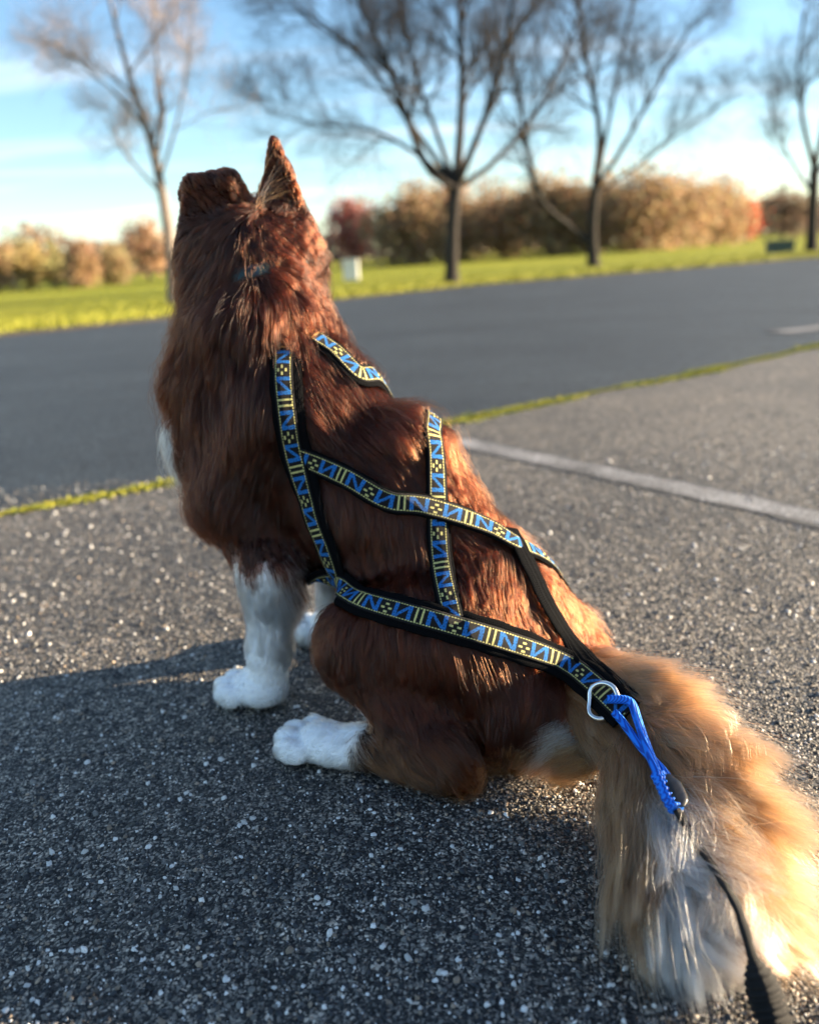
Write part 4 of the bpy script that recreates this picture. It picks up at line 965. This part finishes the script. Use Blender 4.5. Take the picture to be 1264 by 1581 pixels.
def tail_coat(n):
    R = mesh_samples(n, lambda c: np.where(is_tail(c), 1.0, 0.0) * np.where(c[:, 2] < .010, .2, 1))
    u, _ = tail_u(R); k = np.clip((u * 39).astype(int), 0, 38); T_ = TAIL[k + 1] - TAIL[k]; T_ /= np.linalg.norm(T_, axis=1)[:, None]
    N0 = grad(R); right = np.cross(T_, [0, 0, 1.0]); right /= np.linalg.norm(right, axis=1)[:, None]
    # which side of the bone: +1 is the far right side in the picture
    wr = np.array([1.0, .25, 0]) @ AX.T; sd = (N0 * wr).sum(1)
    side = np.clip(sd, -1, 1); toR = side > fr.normal(0, .25, n)
    spread = np.where(toR, fr.uniform(.55, 1.15, n), fr.uniform(.35, .75, n))[:, None]
    outv = np.where(toR[:, None], wr, -wr * .8) * .75 + N0 * .45 + fr.normal(0, .18, (n, 3))
    D_ = T_ * np.where(toR, .60, .75)[:, None] + outv * spread; D_ /= np.linalg.norm(D_, axis=1)[:, None]
    Ln = np.where(toR, .108, .092) * fr.uniform(.55, 1.15, n) * np.interp(u, [0, .08, .16, .3, .8, 1], [.25, .30, .45, .85, 1.0, .7]); Ln = Ln * (1 + .30 * vnoise(R, 60, 32)[:, 0]).clip(.5, 1.6); fly = fr.random(n) < .10; Ln = np.where(fly, Ln * 1.25, Ln)
    def mode(t, p_, d0): 
        bend = np.where(toR, .18, .95)[:, None] * t
        return D_ * (1 - bend) + T_ * bend * 1.1 + np.array([0, 0, .12 - .6 * t]) * .5 + vnoise(p_, 30, 9) * .14
    P = grow_fur(R, D_, Ln, np.full(n, .4), 11, mode)
    Pf = P.copy(); P, g1 = clump(P, R, 2200, .88, .9, 3); P, g2 = clump(P, R, 260, .62, 1.4, 4); P = np.where(fly[:, None, None], .7 * Pf + .3 * P, P)
    t = np.linspace(0, 1, 11)[None, :, None]; P = P + (vnoise(P.reshape(-1, 3), 90, 15).reshape(P.shape) * .0014 + fr.normal(0, .0014, (n, 1, 3))) * t
    lum = fr.uniform(.7, 1.3, (n, 1)) * np.random.default_rng(9).uniform(.5, 1.55, n)[g1][:, None]
    sj = side + fr.normal(0, .10, n); w = (np.clip((u - .66) / .10 + fr.normal(0, .12, n), 0, 1) * np.clip((.14 - sj) / .15, 0, 1) * np.clip((sj + .55) / .2, 0, 1))[:, None]; w = np.maximum(w, (np.clip((u - .90) / .06, 0, 1) * (sj < .5))[:, None] * .9)
    kb = np.clip(1.2 - u / .20 + fr.normal(0, .2, n), 0, 1)[:, None]; base = (C_TAN * (1 - kb) + C_RED * 1.3 * kb) * lum
    c = base * (1 - w) + C_WHITE * w * lum.clip(.85, 1.1)
    tt = np.linspace(0, 1, 11)[None, :, None]; ct = np.repeat(c[:, None, :], 11, 1) * (.8 + .3 * tt) + tt ** 2 * .03
    return ground_fix(P), ct.clip(0, .9)
P, C = tail_coat(70000)
hair_obj('tail_plume', P, C, .00026, .00006, dog)

# pale feathering that hangs from the back of the thigh beside the tail
def feathering(nl, k):
    r = np.random.default_rng(19); P = []; C = []; t = np.linspace(0, 1, 10)[None, :, None]
    for _ in range(nl):
        a = r.random(); p0 = np.array(GX(858 + 62 * a + r.normal(0, 6), 1118 + 66 * a + r.normal(0, 8), .075 - .02 * a)); p2 = np.array(GX(780 + 85 * a + r.normal(0, 14), 1172 + 40 * a + r.normal(0, 8), abs(r.normal(.008, .008)) + .002))
        pm = p0 * .45 + p2 * .55 + np.array([0, .012, .006 + .012 * r.random()])
        j0 = r.normal(0, .0055, (k, 3)); j2 = r.normal(0, .0035, (k, 3)); q0, q1, q2 = p0 + j0, pm + (j0 + j2) * .6 + r.normal(0, .002, (k, 3)), p2 + j2 + (p0 - p2) * (r.random((k, 1)) * .35)
        P.append(q0[:, None] * (1 - t) ** 2 + q1[:, None] * 2 * t * (1 - t) + q2[:, None] * t ** 2)
        w = np.clip(.75 - 1.6 * a + r.normal(0, .25), 0, .8); c = (C_TAN * (1 - w) + C_WHITE * .8 * w) * r.uniform(.7, 1.2); C.append(np.repeat(c[None], k, 0) * r.uniform(.75, 1.2, (k, 1)))
    return ground_fix(np.concatenate(P)), np.concatenate(C).clip(0, .9)
P, C = feathering(70, 70); hair_obj('feathering', P, C, .00022, .00005, dog)

# long pale hairs at the base of the upright ear
def ear_wisps(n):
    r = np.random.default_rng(12); P0 = march([(396 + r.normal(0, 7), 318 + r.normal(0, 5)) for _ in range(n)], .001)[0]
    P2 = np.array([PX(440 + r.normal(0, 12), 278 + r.normal(0, 22), 1.155) for _ in range(n)]); Pm = (P0 + P2) / 2 + np.array([PX(400, 300, 1.14) - PX(410, 318, 1.15)]) * r.uniform(.3, .9, (n, 1))
    t = np.linspace(0, 1, 8)[None, :, None]; P = P0[:, None] * (1 - t) ** 2 + Pm[:, None] * 2 * t * (1 - t) + P2[:, None] * t ** 2
    return P, np.tile(C_TAN * 1.1, (n, 1)) * r.uniform(.6, 1.4, (n, 1))
P, C = ear_wisps(34); hair_obj('ear_wisps', P, C, .00022, .00006, dog)

# face and feet details
m_nose = Mat('wet_nose', .35).set('Base Color', (.03, .014, .012, 1)).m
import bmesh
def blob(name, c, r, mat, parent, ax=None):
    bm = bmesh.new(); bmesh.ops.create_icosphere(bm, subdivisions=3, radius=1.0); A_ = np.eye(3) if ax is None else np.asarray(ax)
    for v in bm.verts: q = np.array(v.co) * np.asarray(r); v.co = Vector(np.asarray(c) + q @ A_)
    me = bpy.data.meshes.new(name); bm.to_mesh(me); bm.free(); me.materials.append(mat)
    for p_ in me.polygons: p_.use_smooth = True
    o = bpy.data.objects.new(name, me); col.objects.link(o); o.parent = parent; return o
blob('nose', HC + hf * .186 - hu * .034, (.012, .016, .012), m_nose, dog, HA)
m_eye = Mat('brown_eye', .1).set('Base Color', (.05, .022, .01, 1)).m
for s in (1, -1): blob('eye', HC + hf * .072 + hl * s * .040 + hu * .008, (.011, .011, .011), m_eye, dog, HA)
m_claw = Mat('horn_claw', .4).set('Base Color', (.06, .045, .04, 1)).m
for s in (1, -1):
    q, ff = (.118, 0.0) if s > 0 else (.086, .018)
    for (a, b) in ((.043, -.027), (.057, -.009), (.057, .010), (.043, .028)):
        g = Geo(); o_ = np.array([a + ff, s * q + b, .013]); g.tube([o_ - (.006, 0, 0), o_ + (.004, 0, -.001), o_ + (.010, 0, -.009)], [.0035, .003, .0006], 7); g.build('claw', m_claw, dog, True)
    for (a, b) in ((-.124, -.027), (-.110, -.009), (-.110, .010), (-.124, .028)):
        g = Geo(); o_ = np.array([a, s * .188 + b, .012]); g.tube([o_ - (.006, 0, 0), o_ + (.004, 0, -.001), o_ + (.010, 0, -.008)], [.0035, .003, .0006], 7); g.build('claw', m_claw, dog, True)
